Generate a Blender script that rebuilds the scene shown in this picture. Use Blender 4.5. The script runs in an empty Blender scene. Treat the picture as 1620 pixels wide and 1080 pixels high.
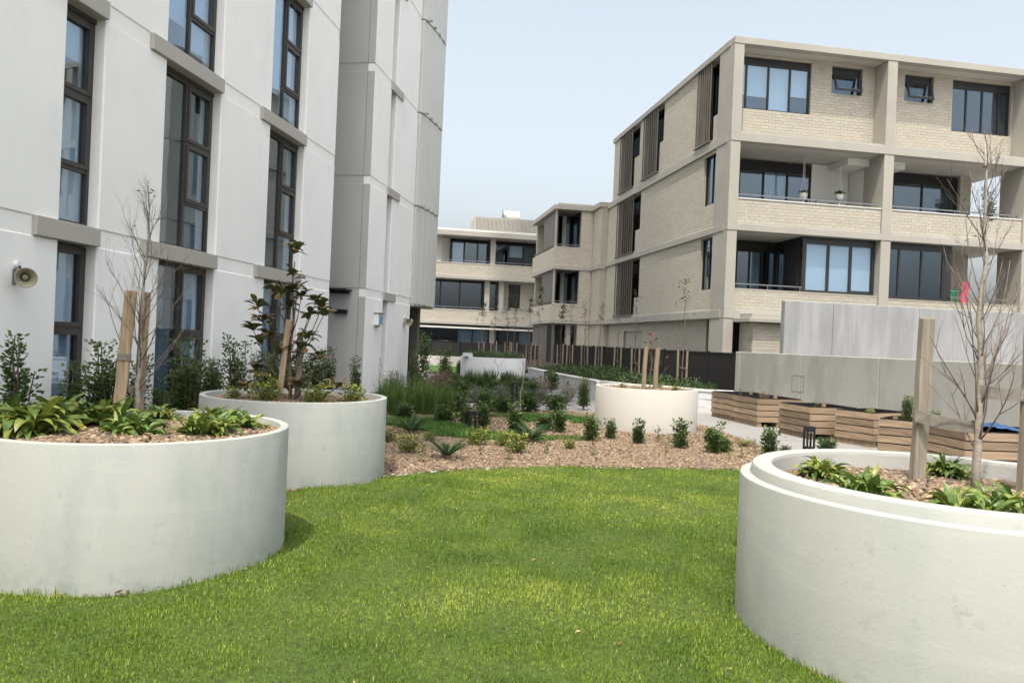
import bpy, math, random
import numpy as np
from mathutils import Vector, Matrix, Quaternion

R = math.radians
SC = bpy.context.scene
COL = SC.collection
rnd = random.Random(7)
nrs = np.random.RandomState(11)

# ------------------------------------------------------------------ camera, sky, sun, exposure
cam_data = bpy.data.cameras.new('camera')
cam = bpy.data.objects.new('camera', cam_data)
COL.objects.link(cam)
cam_data.sensor_width = 36.0
cam_data.lens = 26.67
cam_data.clip_start = 0.05
cam_data.clip_end = 2000.0
cam.matrix_world = Matrix.Translation((0, 0, 1.55)) @ Matrix.Rotation(R(90), 4, 'X') @ Matrix.Rotation(R(2.4), 4, 'Z')
SC.camera = cam

SUN_AZ, SUN_EL = 19.5, 66.0          # degrees left of straight behind the camera, and above the horizon
sv = Vector((-math.sin(R(SUN_AZ)) * math.cos(R(SUN_EL)), -math.cos(R(SUN_AZ)) * math.cos(R(SUN_EL)), math.sin(R(SUN_EL))))
world = bpy.data.worlds.new('World')
SC.world = world
world.use_nodes = True
wn = world.node_tree.nodes
wl = world.node_tree.links
bg = wn['Background']
sky = wn.new('ShaderNodeTexSky')
sky.sky_type = 'NISHITA'
sky.sun_disc = False
sky.sun_elevation = R(SUN_EL)
sky.sun_rotation = R(180 + SUN_AZ)
sky.altitude = 0.0
sky.air_density = 1.0
sky.dust_density = 7.0
sky.ozone_density = 1.0
hs = wn.new('ShaderNodeHueSaturation')      # thin summer haze: the whole sky is paler than a clear one
hs.inputs['Saturation'].default_value = 0.43
hs.inputs['Value'].default_value = 1.0
hs.inputs['Hue'].default_value = 0.478
wl.new(sky.outputs['Color'], hs.inputs['Color'])
wl.new(hs.outputs['Color'], bg.inputs['Color'])
bg.inputs['Strength'].default_value = 0.15

sun_data = bpy.data.lights.new('sun', 'SUN')
sun_data.energy = 2.1
sun_data.angle = R(1.0)
sun_data.color = (1.0, 0.93, 0.82)
sun = bpy.data.objects.new('sun', sun_data)
COL.objects.link(sun)
sun.rotation_mode = 'QUATERNION'
sun.rotation_quaternion = (-sv).to_track_quat('-Z', 'Y')
sun.location = (-10, -20, 60)

SC.view_settings.view_transform = 'Standard'
SC.view_settings.look = 'None'
SC.view_settings.gamma = 1.0
SC.view_settings.use_curve_mapping = False
SC.view_settings.exposure = 1.16
SC.cycles.max_bounces = 8
SC.cycles.transparent_max_bounces = 16

# ------------------------------------------------------------------ materials
def nodes_of(name):
    m = bpy.data.materials.new(name)
    m.use_nodes = True
    nt = m.node_tree
    return m, nt, nt.nodes, nt.links, nt.nodes['Principled BSDF']

def noise(nt, scale, detail=5, rough=0.55, vec=None, stretch=None, coord='Object'):
    n = nt.nodes.new('ShaderNodeTexNoise')
    n.inputs['Scale'].default_value = scale
    n.inputs['Detail'].default_value = detail
    n.inputs['Roughness'].default_value = rough
    tc = nt.nodes.new('ShaderNodeTexCoord')
    if coord == 'World':
        src = nt.nodes.new('ShaderNodeNewGeometry').outputs['Position']
    else:
        src = tc.outputs[coord]
    if stretch:
        mp = nt.nodes.new('ShaderNodeMapping')
        mp.inputs['Scale'].default_value = stretch
        nt.links.new(src, mp.inputs['Vector'])
        src = mp.outputs['Vector']
    nt.links.new(src, n.inputs['Vector'])
    return n

def ramp(nt, src, stops):
    r = nt.nodes.new('ShaderNodeValToRGB')
    el = r.color_ramp.elements
    while len(el) < len(stops):
        el.new(0.5)
    for e, (p, c) in zip(el, stops):
        e.position = p
        e.color = (c[0], c[1], c[2], 1)
    nt.links.new(src, r.inputs['Fac'])
    return r

def mixc(nt, a, b, fac, mode='MIX'):
    m = nt.nodes.new('ShaderNodeMix')
    m.data_type = 'RGBA'
    m.blend_type = mode
    for sock, v in (('Factor', fac), ('A', a), ('B', b)):
        i = [s for s in m.inputs if s.name == sock and (s.type == ('VALUE' if sock == 'Factor' else 'RGBA'))][0]
        if hasattr(v, 'links') or isinstance(v, bpy.types.NodeSocket):
            nt.links.new(v, i)
        else:
            i.default_value = v if sock == 'Factor' else (v[0], v[1], v[2], 1)
    return [o for o in m.outputs if o.type == 'RGBA'][0]

def bump(nt, bsdf, src, strength, dist=0.01):
    b = nt.nodes.new('ShaderNodeBump')
    b.inputs['Strength'].default_value = strength
    b.inputs['Distance'].default_value = dist
    nt.links.new(src, b.inputs['Height'])
    nt.links.new(b.outputs['Normal'], bsdf.inputs['Normal'])
    return b

def scl(c, k):
    return tuple(min(1, x * k) for x in c[:3])

def M(name, col, rough=0.7, var=0.12, scale=2.0, bmp=0.0, bscale=60.0, stretch=None, spec=0.35, rand=0.0, coord='Object', metal=0.0, bdist=0.01):
    m, nt, n, l, p = nodes_of(name)
    ns = noise(nt, scale, stretch=stretch, coord=coord)
    rp = ramp(nt, ns.outputs['Fac'], [(0.3, scl(col, 1 - var)), (0.7, scl(col, 1 + var))])
    out = rp.outputs['Color']
    if rand:
        oi = nt.nodes.new('ShaderNodeObjectInfo')
        rr = ramp(nt, oi.outputs['Random'], [(0, (1 - rand,) * 3), (1, (1.0, 1.0, 1.0))])
        out = mixc(nt, out, rr.outputs['Color'], 1.0, 'MULTIPLY')
    l.new(out, p.inputs['Base Color'])
    p.inputs['Roughness'].default_value = rough
    p.inputs['Specular IOR Level'].default_value = spec
    p.inputs['Metallic'].default_value = metal
    if bmp:
        b = noise(nt, bscale, 4, stretch=stretch, coord=coord)
        bump(nt, p, b.outputs['Fac'], bmp, bdist)
    return m

def attr_mat(name, rough=0.6, spec=0.3, transl=0.0, grain=0.0, gscale=40, bmp=0.0):
    m, nt, n, l, p = nodes_of(name)
    a = n.new('ShaderNodeAttribute')
    a.attribute_name = 'Col'
    out = a.outputs['Color']
    if grain:
        ns = noise(nt, gscale, 4)
        rp = ramp(nt, ns.outputs['Fac'], [(0.3, (1 - grain,) * 3), (0.7, (1.0, 1.0, 1.0))])
        out = mixc(nt, out, rp.outputs['Color'], 1.0, 'MULTIPLY')
        if bmp:
            bump(nt, p, ns.outputs['Fac'], bmp, 0.004)
    l.new(out, p.inputs['Base Color'])
    p.inputs['Roughness'].default_value = rough
    p.inputs['Specular IOR Level'].default_value = spec
    if transl:
        t = n.new('ShaderNodeBsdfTranslucent')
        l.new(out, t.inputs['Color'])
        mx = n.new('ShaderNodeMixShader')
        mx.inputs['Fac'].default_value = transl
        l.new(p.outputs['BSDF'], mx.inputs[1])
        l.new(t.outputs['BSDF'], mx.inputs[2])
        l.new(mx.outputs['Shader'], n['Material Output'].inputs['Surface'])
    return m

def leaf_mat(name, col, col2, rough=0.42, transl=0.25, under=None):
    m, nt, n, l, p = nodes_of(name)
    oi = n.new('ShaderNodeObjectInfo')
    ns = noise(nt, 9, 3)
    rp = ramp(nt, ns.outputs['Fac'], [(0.32, col), (0.68, col2)])
    rr = ramp(nt, oi.outputs['Random'], [(0, (0.72, 0.75, 0.7)), (1, (1.0, 1.0, 1.0))])
    out = mixc(nt, rp.outputs['Color'], rr.outputs['Color'], 1.0, 'MULTIPLY')
    if under:
        g = n.new('ShaderNodeNewGeometry')
        out = mixc(nt, out, under, g.outputs['Backfacing'])
    l.new(out, p.inputs['Base Color'])
    p.inputs['Roughness'].default_value = rough
    p.inputs['Specular IOR Level'].default_value = 0.45
    t = n.new('ShaderNodeBsdfTranslucent')
    l.new(out, t.inputs['Color'])
    mx = n.new('ShaderNodeMixShader')
    mx.inputs['Fac'].default_value = transl
    l.new(p.outputs['BSDF'], mx.inputs[1])
    l.new(t.outputs['BSDF'], mx.inputs[2])
    l.new(mx.outputs['Shader'], n['Material Output'].inputs['Surface'])
    return m

def glass_mat(name, tint=(0.80, 0.85, 0.87), f0=0.05, refl=(0.86, 0.93, 1.0), rough=0.015):
    m, nt, n, l, p = nodes_of(name)
    n.remove(p)
    tr = n.new('ShaderNodeBsdfTransparent')
    tr.inputs['Color'].default_value = (*tint, 1)
    gl = n.new('ShaderNodeBsdfGlossy')
    gl.inputs['Color'].default_value = (*refl, 1)
    gl.inputs['Roughness'].default_value = rough
    ns = noise(nt, 0.9, 2)
    b = n.new('ShaderNodeBump')
    b.inputs['Strength'].default_value = 0.02
    b.inputs['Distance'].default_value = 0.05
    l.new(ns.outputs['Fac'], b.inputs['Height'])
    l.new(b.outputs['Normal'], gl.inputs['Normal'])
    lw = n.new('ShaderNodeLayerWeight')      # Schlick curve on the angle of view, the same from both sides of the sheet
    lw.inputs['Blend'].default_value = 0.5
    pw = n.new('ShaderNodeMath')
    pw.operation = 'POWER'
    pw.inputs[1].default_value = 4.0
    l.new(lw.outputs['Facing'], pw.inputs[0])
    mr = n.new('ShaderNodeMapRange')
    mr.inputs['To Min'].default_value = f0
    mr.inputs['To Max'].default_value = 1.0
    l.new(pw.outputs['Value'], mr.inputs['Value'])
    mx = n.new('ShaderNodeMixShader')
    l.new(mr.outputs['Result'], mx.inputs['Fac'])
    l.new(tr.outputs['BSDF'], mx.inputs[1])
    l.new(gl.outputs['BSDF'], mx.inputs[2])
    l.new(mx.outputs['Shader'], n['Material Output'].inputs['Surface'])
    return m

def stained(name, col, stain, amount=0.5, rough=0.75, streak=(1.6, 1.6, 0.35), bmp=0.12, base_h=None, fine=0.06, coord='Object', lowcut=0.5, soft=0.22, spots=False):
    """painted or raw concrete: broad tone shifts, shaped stains, fine pits"""
    m, nt, n, l, p = nodes_of(name)
    broad = noise(nt, 0.7, 4, coord=coord)
    c0 = ramp(nt, broad.outputs['Fac'], [(0.3, scl(col, 1 - fine)), (0.7, scl(col, 1 + fine))])
    st = noise(nt, 1.5, 7, 0.65, stretch=streak, coord=coord)
    sr = ramp(nt, st.outputs['Fac'], [(lowcut, (0, 0, 0)), (lowcut + soft, (amount,) * 3)])
    out = mixc(nt, c0.outputs['Color'], stain, sr.outputs['Color'])
    if base_h is not None:
        tc = n.new('ShaderNodeTexCoord')
        sx = n.new('ShaderNodeSeparateXYZ')
        l.new(tc.outputs['Object'], sx.inputs[0])
        mp = n.new('ShaderNodeMapRange')
        mp.inputs['From Min'].default_value = 0.0
        mp.inputs['From Max'].default_value = base_h
        mp.inputs['To Min'].default_value = 0.85
        mp.inputs['To Max'].default_value = 0.0
        l.new(sx.outputs['Z'], mp.inputs['Value'])
        sp = noise(nt, 7, 6, 0.7)
        mu = n.new('ShaderNodeMath')
        mu.operation = 'MULTIPLY'
        r2 = ramp(nt, sp.outputs['Fac'], [(0.45, (0, 0, 0)), (0.66, (1, 1, 1))])
        l.new(mp.outputs['Result'], mu.inputs[0])
        l.new(r2.outputs['Color'], mu.inputs[1])
        out = mixc(nt, out, scl(stain, 0.8), mu.outputs['Value'])
    if spots:      # scuffs, splashes and pin holes
        s1 = noise(nt, 5.5, 8, 0.75, coord=coord)
        r1 = ramp(nt, s1.outputs['Fac'], [(0.59, (0, 0, 0)), (0.75, (0.5, 0.5, 0.5))])
        out = mixc(nt, out, scl(stain, 0.62), r1.outputs['Color'])
        s2 = noise(nt, 60, 2, 0.5, coord=coord)
        r2_ = ramp(nt, s2.outputs['Fac'], [(0.73, (0, 0, 0)), (0.78, (0.8, 0.8, 0.8))])
        out = mixc(nt, out, scl(stain, 0.45), r2_.outputs['Color'])
        s3 = noise(nt, 2.2, 5, 0.6, stretch=(0.5, 0.5, 3.0), coord=coord)
        r3 = ramp(nt, s3.outputs['Fac'], [(0.55, (0, 0, 0)), (0.70, (0.45, 0.45, 0.45))])
        out = mixc(nt, out, scl(col, 1.14), r3.outputs['Color'])
    l.new(out, p.inputs['Base Color'])
    p.inputs['Roughness'].default_value = rough
    p.inputs['Specular IOR Level'].default_value = 0.3
    fb = noise(nt, 45, 6, 0.6, coord=coord)
    bb = noise(nt, 3.5, 3, coord=coord)
    ad = n.new('ShaderNodeMath')
    ad.operation = 'ADD'
    l.new(fb.outputs['Fac'], ad.inputs[0])
    l.new(bb.outputs['Fac'], ad.inputs[1])
    bump(nt, p, ad.outputs['Value'], bmp, 0.012)
    return m

MAT = {}
MAT['render'] = stained('white_render', (0.86, 0.86, 0.83), (0.73, 0.73, 0.71), 0.45, bmp=0.10, streak=(1.2, 1.2, 0.6), fine=0.03, lowcut=0.52)
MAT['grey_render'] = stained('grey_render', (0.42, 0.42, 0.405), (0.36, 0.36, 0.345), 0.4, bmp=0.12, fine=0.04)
MAT['greige'] = M('greige_metal', (0.40, 0.38, 0.34), 0.5, 0.03, 1.0)
MAT['bronze'] = M('dark_bronze_frame', (0.045, 0.039, 0.033), 0.45, 0.1, 2.0, spec=0.5)
MAT['charcoal'] = M('charcoal_frame', (0.022, 0.022, 0.024), 0.4, 0.1, 2.0, spec=0.5)
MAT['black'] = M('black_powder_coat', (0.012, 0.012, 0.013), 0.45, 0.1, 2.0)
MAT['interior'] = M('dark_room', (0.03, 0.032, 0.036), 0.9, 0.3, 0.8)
MAT['blind'] = M('pale_roller_blind', (0.66, 0.69, 0.71), 0.9, 0.03, 0.6)
MAT['curtain'] = M('grey_curtain', (0.30, 0.32, 0.34), 0.9, 0.15, 6.0, stretch=(6, 6, 0.2))
MAT['glass'] = glass_mat('window_glass')
MAT['glass_blue'] = glass_mat('blue_window_glass', (0.84, 0.91, 0.96), 0.11, (0.78, 0.89, 1.0))
MAT['glass_dim'] = glass_mat('tinted_window_glass', (0.25, 0.27, 0.28), 0.02, (0.25, 0.28, 0.30))
MAT['glass_mirror'] = glass_mat('coated_window_glass', (0.80, 0.88, 0.94), 0.17, (0.82, 0.91, 1.0))
MAT['clad'] = M('pale_metal_cladding', (0.58, 0.58, 0.545), 0.45, 0.03, 0.8, spec=0.5)
MAT['beige_conc'] = stained('beige_concrete', (0.345, 0.33, 0.29), (0.28, 0.265, 0.23), 0.4, bmp=0.12, fine=0.05, streak=(1.0, 1.0, 0.3))
MAT['soffit'] = M('pale_soffit', (0.47, 0.455, 0.415), 0.85, 0.03, 0.7)
MAT['mortar'] = M('pale_mortar', (0.36, 0.335, 0.275), 0.9, 0.06, 3.0, 0.3, 80)
MAT['brick'] = attr_mat('cream_brick', 0.85, 0.25, grain=0.10, gscale=16, bmp=0.2)
MAT['white_wall'] = M('white_balcony_paint', (0.66, 0.66, 0.63), 0.8, 0.03, 0.8)
MAT['screen'] = M('brown_grey_screen', (0.13, 0.125, 0.11), 0.6, 0.1, 2.0, 0.3, 90)
MAT['fin'] = M('taupe_metal_fin', (0.125, 0.113, 0.092), 0.5, 0.06, 1.0)
MAT['metal'] = M('galvanised_rail', (0.28, 0.29, 0.30), 0.35, 0.1, 5.0, metal=0.8)
MAT['capping'] = M('pale_capping', (0.60, 0.60, 0.57), 0.5, 0.04, 2.0)
MAT['planter'] = stained('planter_paint', (0.35, 0.36, 0.332), (0.265, 0.30, 0.28), 0.8, bmp=0.13, base_h=0.22, fine=0.06, lowcut=0.50, streak=(1.3, 1.3, 0.45), spots=True)
MAT['planter_cream'] = stained('planter_cream_paint', (0.47, 0.45, 0.405), (0.39, 0.37, 0.33), 0.35, bmp=0.12, base_h=0.2, fine=0.03)
MAT['planter_grey'] = stained('planter_grey_paint', (0.56, 0.57, 0.57), (0.45, 0.46, 0.46), 0.4, bmp=0.12, fine=0.04)
MAT['raw_inner'] = stained('raw_concrete_inner', (0.42, 0.42, 0.40), (0.28, 0.28, 0.27), 0.6, bmp=0.25, fine=0.08)
MAT['conc_light'] = stained('light_precast', (0.25, 0.255, 0.255), (0.335, 0.345, 0.35), 0.7, bmp=0.14, fine=0.10, streak=(2.2, 2.2, 0.22), lowcut=0.45)
MAT['conc_dark'] = stained('weathered_precast', (0.33, 0.33, 0.305), (0.22, 0.22, 0.20), 0.6, bmp=0.14, fine=0.07, streak=(1.2, 1.2, 0.35), lowcut=0.47)
MAT['path'] = stained('paved_concrete', (0.235, 0.23, 0.22), (0.18, 0.175, 0.168), 0.4, bmp=0.15, fine=0.05, streak=(0.8, 0.8, 0.8))
MAT['block'] = M('white_painted_block', (0.60, 0.61, 0.60), 0.8, 0.05, 2.0, 0.25, 70, rand=0.08)
MAT['cream_block'] = M('cream_painted_block', (0.60, 0.57, 0.49), 0.8, 0.05, 2.0, 0.25, 70, rand=0.08)
MAT['wood'] = M('weathered_pine', (0.34, 0.25, 0.165), 0.8, 0.30, 3.0, 0.3, 22, stretch=(0.6, 4, 4), rand=0.45)
MAT['wood_z'] = M('hardwood_stake', (0.36, 0.265, 0.17), 0.78, 0.42, 6.0, 0.35, 30, stretch=(6, 6, 0.5), rand=0.15)
MAT['wood_grey'] = M('greyed_hardwood_post', (0.27, 0.235, 0.185), 0.8, 0.28, 6.0, 0.4, 30, stretch=(6, 6, 0.45), rand=0.1)
MAT['pole'] = M('treated_pine_pole', (0.26, 0.205, 0.14), 0.75, 0.2, 6.0, 0.3, 30, stretch=(6, 6, 0.5), rand=0.2)
MAT['strap'] = M('grey_hessian_strap', (0.20, 0.185, 0.155), 0.9, 0.2, 30, 0.5, 160)
MAT['soil'] = M('dark_soil', (0.045, 0.035, 0.028), 0.95, 0.35, 14, 0.8, 60)
MAT['gravel'] = M('gravel_bed', (0.11, 0.085, 0.068), 0.9, 0.4, 34, 1.0, 60, coord='World', bdist=0.03)
MAT['lawn'] = M('lawn_thatch', (0.050, 0.080, 0.012), 0.95, 0.35, 25, 0.8, 120, coord='World')
MAT['pebble'] = attr_mat('river_pebble', 0.6, 0.35, grain=0.18, gscale=60)
MAT['blade'] = attr_mat('grass_blade', 0.5, 0.35, transl=0.35)
MAT['leafcol'] = attr_mat('shrub_leaf', 0.45, 0.4, transl=0.25)
MAT['strap_leaf'] = leaf_mat('strap_leaf', (0.06, 0.125, 0.022), (0.165, 0.235, 0.05))
MAT['strap_leaf_pale'] = leaf_mat('pale_strap_leaf', (0.16, 0.22, 0.034), (0.33, 0.35, 0.08))
MAT['magnolia_leaf'] = leaf_mat('magnolia_leaf', (0.05, 0.085, 0.025), (0.15, 0.18, 0.06), 0.25, 0.1, under=(0.13, 0.085, 0.035))
MAT['yellow_leaf'] = leaf_mat('yellowed_leaf', (0.42, 0.33, 0.04), (0.50, 0.38, 0.06))
MAT['bark'] = M('pale_young_bark', (0.30, 0.265, 0.225), 0.85, 0.25, 18, 0.4, 60, stretch=(1, 1, 3))
MAT['twig'] = M('grey_brown_twig', (0.15, 0.12, 0.10), 0.85, 0.25, 14)
MAT['brown_bark'] = M('brown_bark', (0.14, 0.10, 0.07), 0.85, 0.25, 14, 0.3, 60)
MAT['fence'] = M('charcoal_fence_panel', (0.022, 0.021, 0.021), 0.55, 0.08, 1.0)
MAT['turf'] = M('short_turf', (0.07, 0.16, 0.022), 0.95, 0.25, 30, 0.8, 150)
MAT['white_plastic'] = M('white_plastic', (0.72, 0.72, 0.69), 0.45, 0.02, 2.0, spec=0.5)
MAT['horn_in'] = M('aged_beige_horn', (0.30, 0.275, 0.20), 0.5, 0.08, 6.0)
MAT['blue_tarp'] = M('blue_tarpaulin', (0.018, 0.06, 0.15), 0.45, 0.25, 6.0, 0.4, 30, spec=0.5)
MAT['pink'] = M('pink_cloth', (0.75, 0.09, 0.17), 0.9, 0.1, 6.0)
MAT['green_cloth'] = M('green_cloth', (0.01, 0.14, 0.075), 0.9, 0.1, 6.0)
MAT['brown_cloth'] = M('brown_cloth', (0.15, 0.11, 0.09), 0.9, 0.15, 6.0)
MAT['teal'] = M('pale_teal_wire', (0.35, 0.55, 0.58), 0.4, 0.05, 3.0)
MAT['utility'] = M('green_utility_box', (0.06, 0.15, 0.055), 0.5, 0.05, 3.0)
MAT['print_blue'] = M('pale_blue_print', (0.16, 0.36, 0.52), 0.5, 0.2, 12)
MAT['plant_screen'] = M('pale_louvre', (0.33, 0.32, 0.285), 0.6, 0.05, 1.0)
MAT['flower'] = M('white_flower', (0.78, 0.78, 0.74), 0.7, 0.05, 5.0)

# ------------------------------------------------------------------ mesh tools
class Fr:
    """a wall frame: s along the wall, d outward, z up"""
    def __init__(self, o=(0, 0), u=(1, 0), n=(0, 1), z=0.0):
        self.o, self.z = o, z
        lu, ln = math.hypot(*u), math.hypot(*n)
        self.u, self.n = (u[0] / lu, u[1] / lu), (n[0] / ln, n[1] / ln)
        self.flip = (self.u[0] * self.n[1] - self.u[1] * self.n[0]) < 0
    def P(self, s, d, z):
        return (self.o[0] + self.u[0] * s + self.n[0] * d, self.o[1] + self.u[1] * s + self.n[1] * d, self.z + z)
ID = Fr()

def link(o, parent=None):
    COL.objects.link(o)
    if parent:
        o.parent = parent
    return o

class MB:
    def __init__(self):
        self.v, self.f, self.c = [], [], []
    def add(self, vs, fs, col=None):
        b = len(self.v)
        self.v += vs
        self.f += [tuple(i + b for i in f) for f in fs]
        if col is not None:
            self.c += [col] * len(vs)
        return self
    def box(self, fr, s0, s1, d0, d1, z0, z1, col=None):
        if s0 > s1: s0, s1 = s1, s0
        if d0 > d1: d0, d1 = d1, d0
        if z0 > z1: z0, z1 = z1, z0
        P = fr.P
        vs = [P(s0, d0, z0), P(s1, d0, z0), P(s1, d1, z0), P(s0, d1, z0), P(s0, d0, z1), P(s1, d0, z1), P(s1, d1, z1), P(s0, d1, z1)]
        fs = [(3, 2, 1, 0), (4, 5, 6, 7), (0, 1, 5, 4), (1, 2, 6, 5), (2, 3, 7, 6), (3, 0, 4, 7)]
        if fr.flip:
            fs = [f[::-1] for f in fs]
        return self.add(vs, fs, col)
    def panel(self, fr, s0, s1, d0, d1, z0, z1, ch=0.018):
        """wall panel whose front edges are chamfered"""
        P = fr.P
        a = [P(s0, d0, z0), P(s1, d0, z0), P(s1, d0, z1), P(s0, d0, z1)]
        b = [P(s0, d1 - ch, z0), P(s1, d1 - ch, z0), P(s1, d1 - ch, z1), P(s0, d1 - ch, z1)]
        c = [P(s0 + ch, d1, z0 + ch), P(s1 - ch, d1, z0 + ch), P(s1 - ch, d1, z1 - ch), P(s0 + ch, d1, z1 - ch)]
        fs = [(0, 1, 2, 3)]
        for k in range(4):
            j = (k + 1) % 4
            fs += [(k, k + 4, j + 4, j), (k + 4, k + 8, j + 8, j + 4)]
        fs += [(11, 10, 9, 8)]
        if not fr.flip:
            fs = [f[::-1] for f in fs]
        return self.add(a + b + c, fs)
    def prism(self, fr, pts, z0, z1):
        """extruded polygon given in (s, d)"""
        n = len(pts)
        vs = [fr.P(s, d, z0) for s, d in pts] + [fr.P(s, d, z1) for s, d in pts]
        fs = [tuple(range(n))[::-1], tuple(range(n, 2 * n))]
        fs += [(k, (k + 1) % n, (k + 1) % n + n, k + n) for k in range(n)]
        return self.add(vs, fs)
    def tube(self, pts, rad, n=6, col=None, cap=True):
        pts = [Vector(p) for p in pts]
        if not isinstance(rad, (list, tuple)):
            rad = [rad] * len(pts)
        vs, fs = [], []
        ref = None
        for i, p in enumerate(pts):
            t = (pts[min(i + 1, len(pts) - 1)] - pts[max(i - 1, 0)])
            t = t.normalized() if t.length > 1e-9 else Vector((0, 0, 1))
            if ref is None:
                ref = Vector((1, 0, 0)) if abs(t.x) < 0.9 else Vector((0, 1, 0))
            a = (ref - t * ref.dot(t))
            a = a.normalized() if a.length > 1e-6 else t.orthogonal().normalized()
            ref = a
            b = t.cross(a)
            for k in range(n):
                an = 2 * math.pi * k / n
                vs.append(tuple(p + (a * math.cos(an) + b * math.sin(an)) * rad[i]))
        for i in range(len(pts) - 1):
            for k in range(n):
                j = (k + 1) % n
                fs.append((i * n + k, i * n + j, (i + 1) * n + j, (i + 1) * n + k))
        if cap:
            fs.append(tuple(range(n))[::-1])
            e = (len(pts) - 1) * n
            fs.append(tuple(range(e, e + n)))
        return self.add(vs, fs, col)
    def lathe(self, prof, n=96, closed=True, o=(0, 0, 0)):
        vs, fs = [], []
        m = len(prof)
        for k in range(n):
            a = 2 * math.pi * k / n
            for r, z in prof:
                vs.append((o[0] + r * math.cos(a), o[1] + r * math.sin(a), o[2] + z))
        for k in range(n):
            j = (k + 1) % n
            for i in range(m if closed else m - 1):
                q = (i + 1) % m
                fs.append((k * m + i, j * m + i, j * m + q, k * m + q))
        return self.add(vs, fs)
    def mesh(self, name, mat, smooth=False):
        me = bpy.data.meshes.new(name)
        me.from_pydata(self.v, [], self.f)
        if self.c and len(self.c) == len(self.v):
            a = me.attributes.new('Col', 'FLOAT_COLOR', 'POINT')
            a.data.foreach_set('color', np.array([(c[0], c[1], c[2], 1.0) for c in self.c], dtype=np.float32).ravel())
        if smooth:
            me.polygons.foreach_set('use_smooth', [True] * len(me.polygons))
        me.materials.append(mat if not isinstance(mat, str) else MAT[mat])
        me.update()
        return me
    def build(self, name, mat, parent=None, smooth=False, loc=None, kind=None, bevel=0.0):
        o = bpy.data.objects.new(name, self.mesh(name, mat, smooth))
        link(o, parent)
        if loc:
            o.location = loc
        if kind:
            o['kind'] = kind
        if bevel:
            add_bevel(o, bevel)
        return o

def add_bevel(o, w, seg=1):
    b = o.modifiers.new('edge', 'BEVEL')
    b.width = w
    b.segments = seg
    b.limit_method = 'ANGLE'

def npmesh(name, V, Fc, mat, cols=None, smooth=False):
    V = np.asarray(V, dtype=np.float32)
    Fc = np.asarray(Fc, dtype=np.int32)
    me = bpy.data.meshes.new(name)
    nf, k = Fc.shape
    me.vertices.add(len(V))
    me.vertices.foreach_set('co', V.ravel())
    me.loops.add(nf * k)
    me.loops.foreach_set('vertex_index', Fc.ravel())
    me.polygons.add(nf)
    me.polygons.foreach_set('loop_start', np.arange(0, nf * k, k, dtype=np.int32))
    me.polygons.foreach_set('loop_total', np.full(nf, k, dtype=np.int32))
    if smooth:
        me.polygons.foreach_set('use_smooth', np.ones(nf, dtype=bool))
    if cols is not None:
        a = me.attributes.new('Col', 'FLOAT_COLOR', 'POINT')
        c4 = np.ones((len(V), 4), dtype=np.float32)
        c4[:, :3] = cols
        a.data.foreach_set('color', c4.ravel())
    me.materials.append(MAT[mat])
    me.update(calc_edges=True)
    me.validate()
    return me

def tag(o, label=None, cat=None, group=None, kind=None):
    if label: o['label'] = label
    if cat: o['category'] = cat
    if group: o['group'] = group
    if kind: o['kind'] = kind
    return o

def thing(name, label, cat, loc=(0, 0, 0), rotz=0.0, group=None, scale=None):
    o = bpy.data.objects.new(name, None)
    o.empty_display_size = 0.2
    COL.objects.link(o)
    o.location = loc
    o.rotation_euler = (0, 0, rotz)
    if scale:
        o.scale = scale if hasattr(scale, '__len__') else (scale,) * 3
    return tag(o, label, cat, group)

def inst(name, mesh, parent=None, loc=(0, 0, 0), rot=(0, 0, 0), scale=(1, 1, 1)):
    o = bpy.data.objects.new(name, mesh)
    o.location, o.rotation_euler = loc, rot
    o.scale = scale if hasattr(scale, '__len__') else (scale,) * 3
    return link(o, parent)

def vnoise(x, y, seed=0):
    """smooth 2-D value noise in 0..1 on numpy arrays"""
    g = np.random.RandomState(seed).rand(64, 64)
    xi, yi = np.floor(x).astype(int), np.floor(y).astype(int)
    fx, fy = x - xi, y - yi
    fx, fy = fx * fx * (3 - 2 * fx), fy * fy * (3 - 2 * fy)
    a, b = g[xi % 64, yi % 64], g[(xi + 1) % 64, yi % 64]
    c, d = g[xi % 64, (yi + 1) % 64], g[(xi + 1) % 64, (yi + 1) % 64]
    return (a * (1 - fx) + b * fx) * (1 - fy) + (c * (1 - fx) + d * fx) * fy

def in_poly(x, y, poly):
    ins = np.zeros(len(x), dtype=bool)
    n = len(poly)
    for i in range(n):
        x0, y0 = poly[i]
        x1, y1 = poly[(i + 1) % n]
        if y0 == y1:
            continue
        c = ((y0 > y) != (y1 > y)) & (x < (x1 - x0) * (y - y0) / (y1 - y0) + x0)
        ins ^= c
    return ins

def split_rect(x0, x1, z0, z1, ops):
    """rectangles that fill x0..x1 by z0..z1 around the openings (a, b, c, d)"""
    xs = sorted({x0, x1} | {min(max(v, x0), x1) for o in ops for v in o[:2]})
    out = []
    for a, b in zip(xs, xs[1:]):
        if b - a < 1e-6:
            continue
        mid = (a + b) / 2
        cuts = sorted([(max(o[2], z0), min(o[3], z1)) for o in ops if o[0] < mid < o[1]])
        z = z0
        for c, d in cuts:
            if c > z + 1e-6:
                out.append((a, b, z, c))
            z = max(z, d)
        if z < z1 - 1e-6:
            out.append((a, b, z, z1))
    return out

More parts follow.
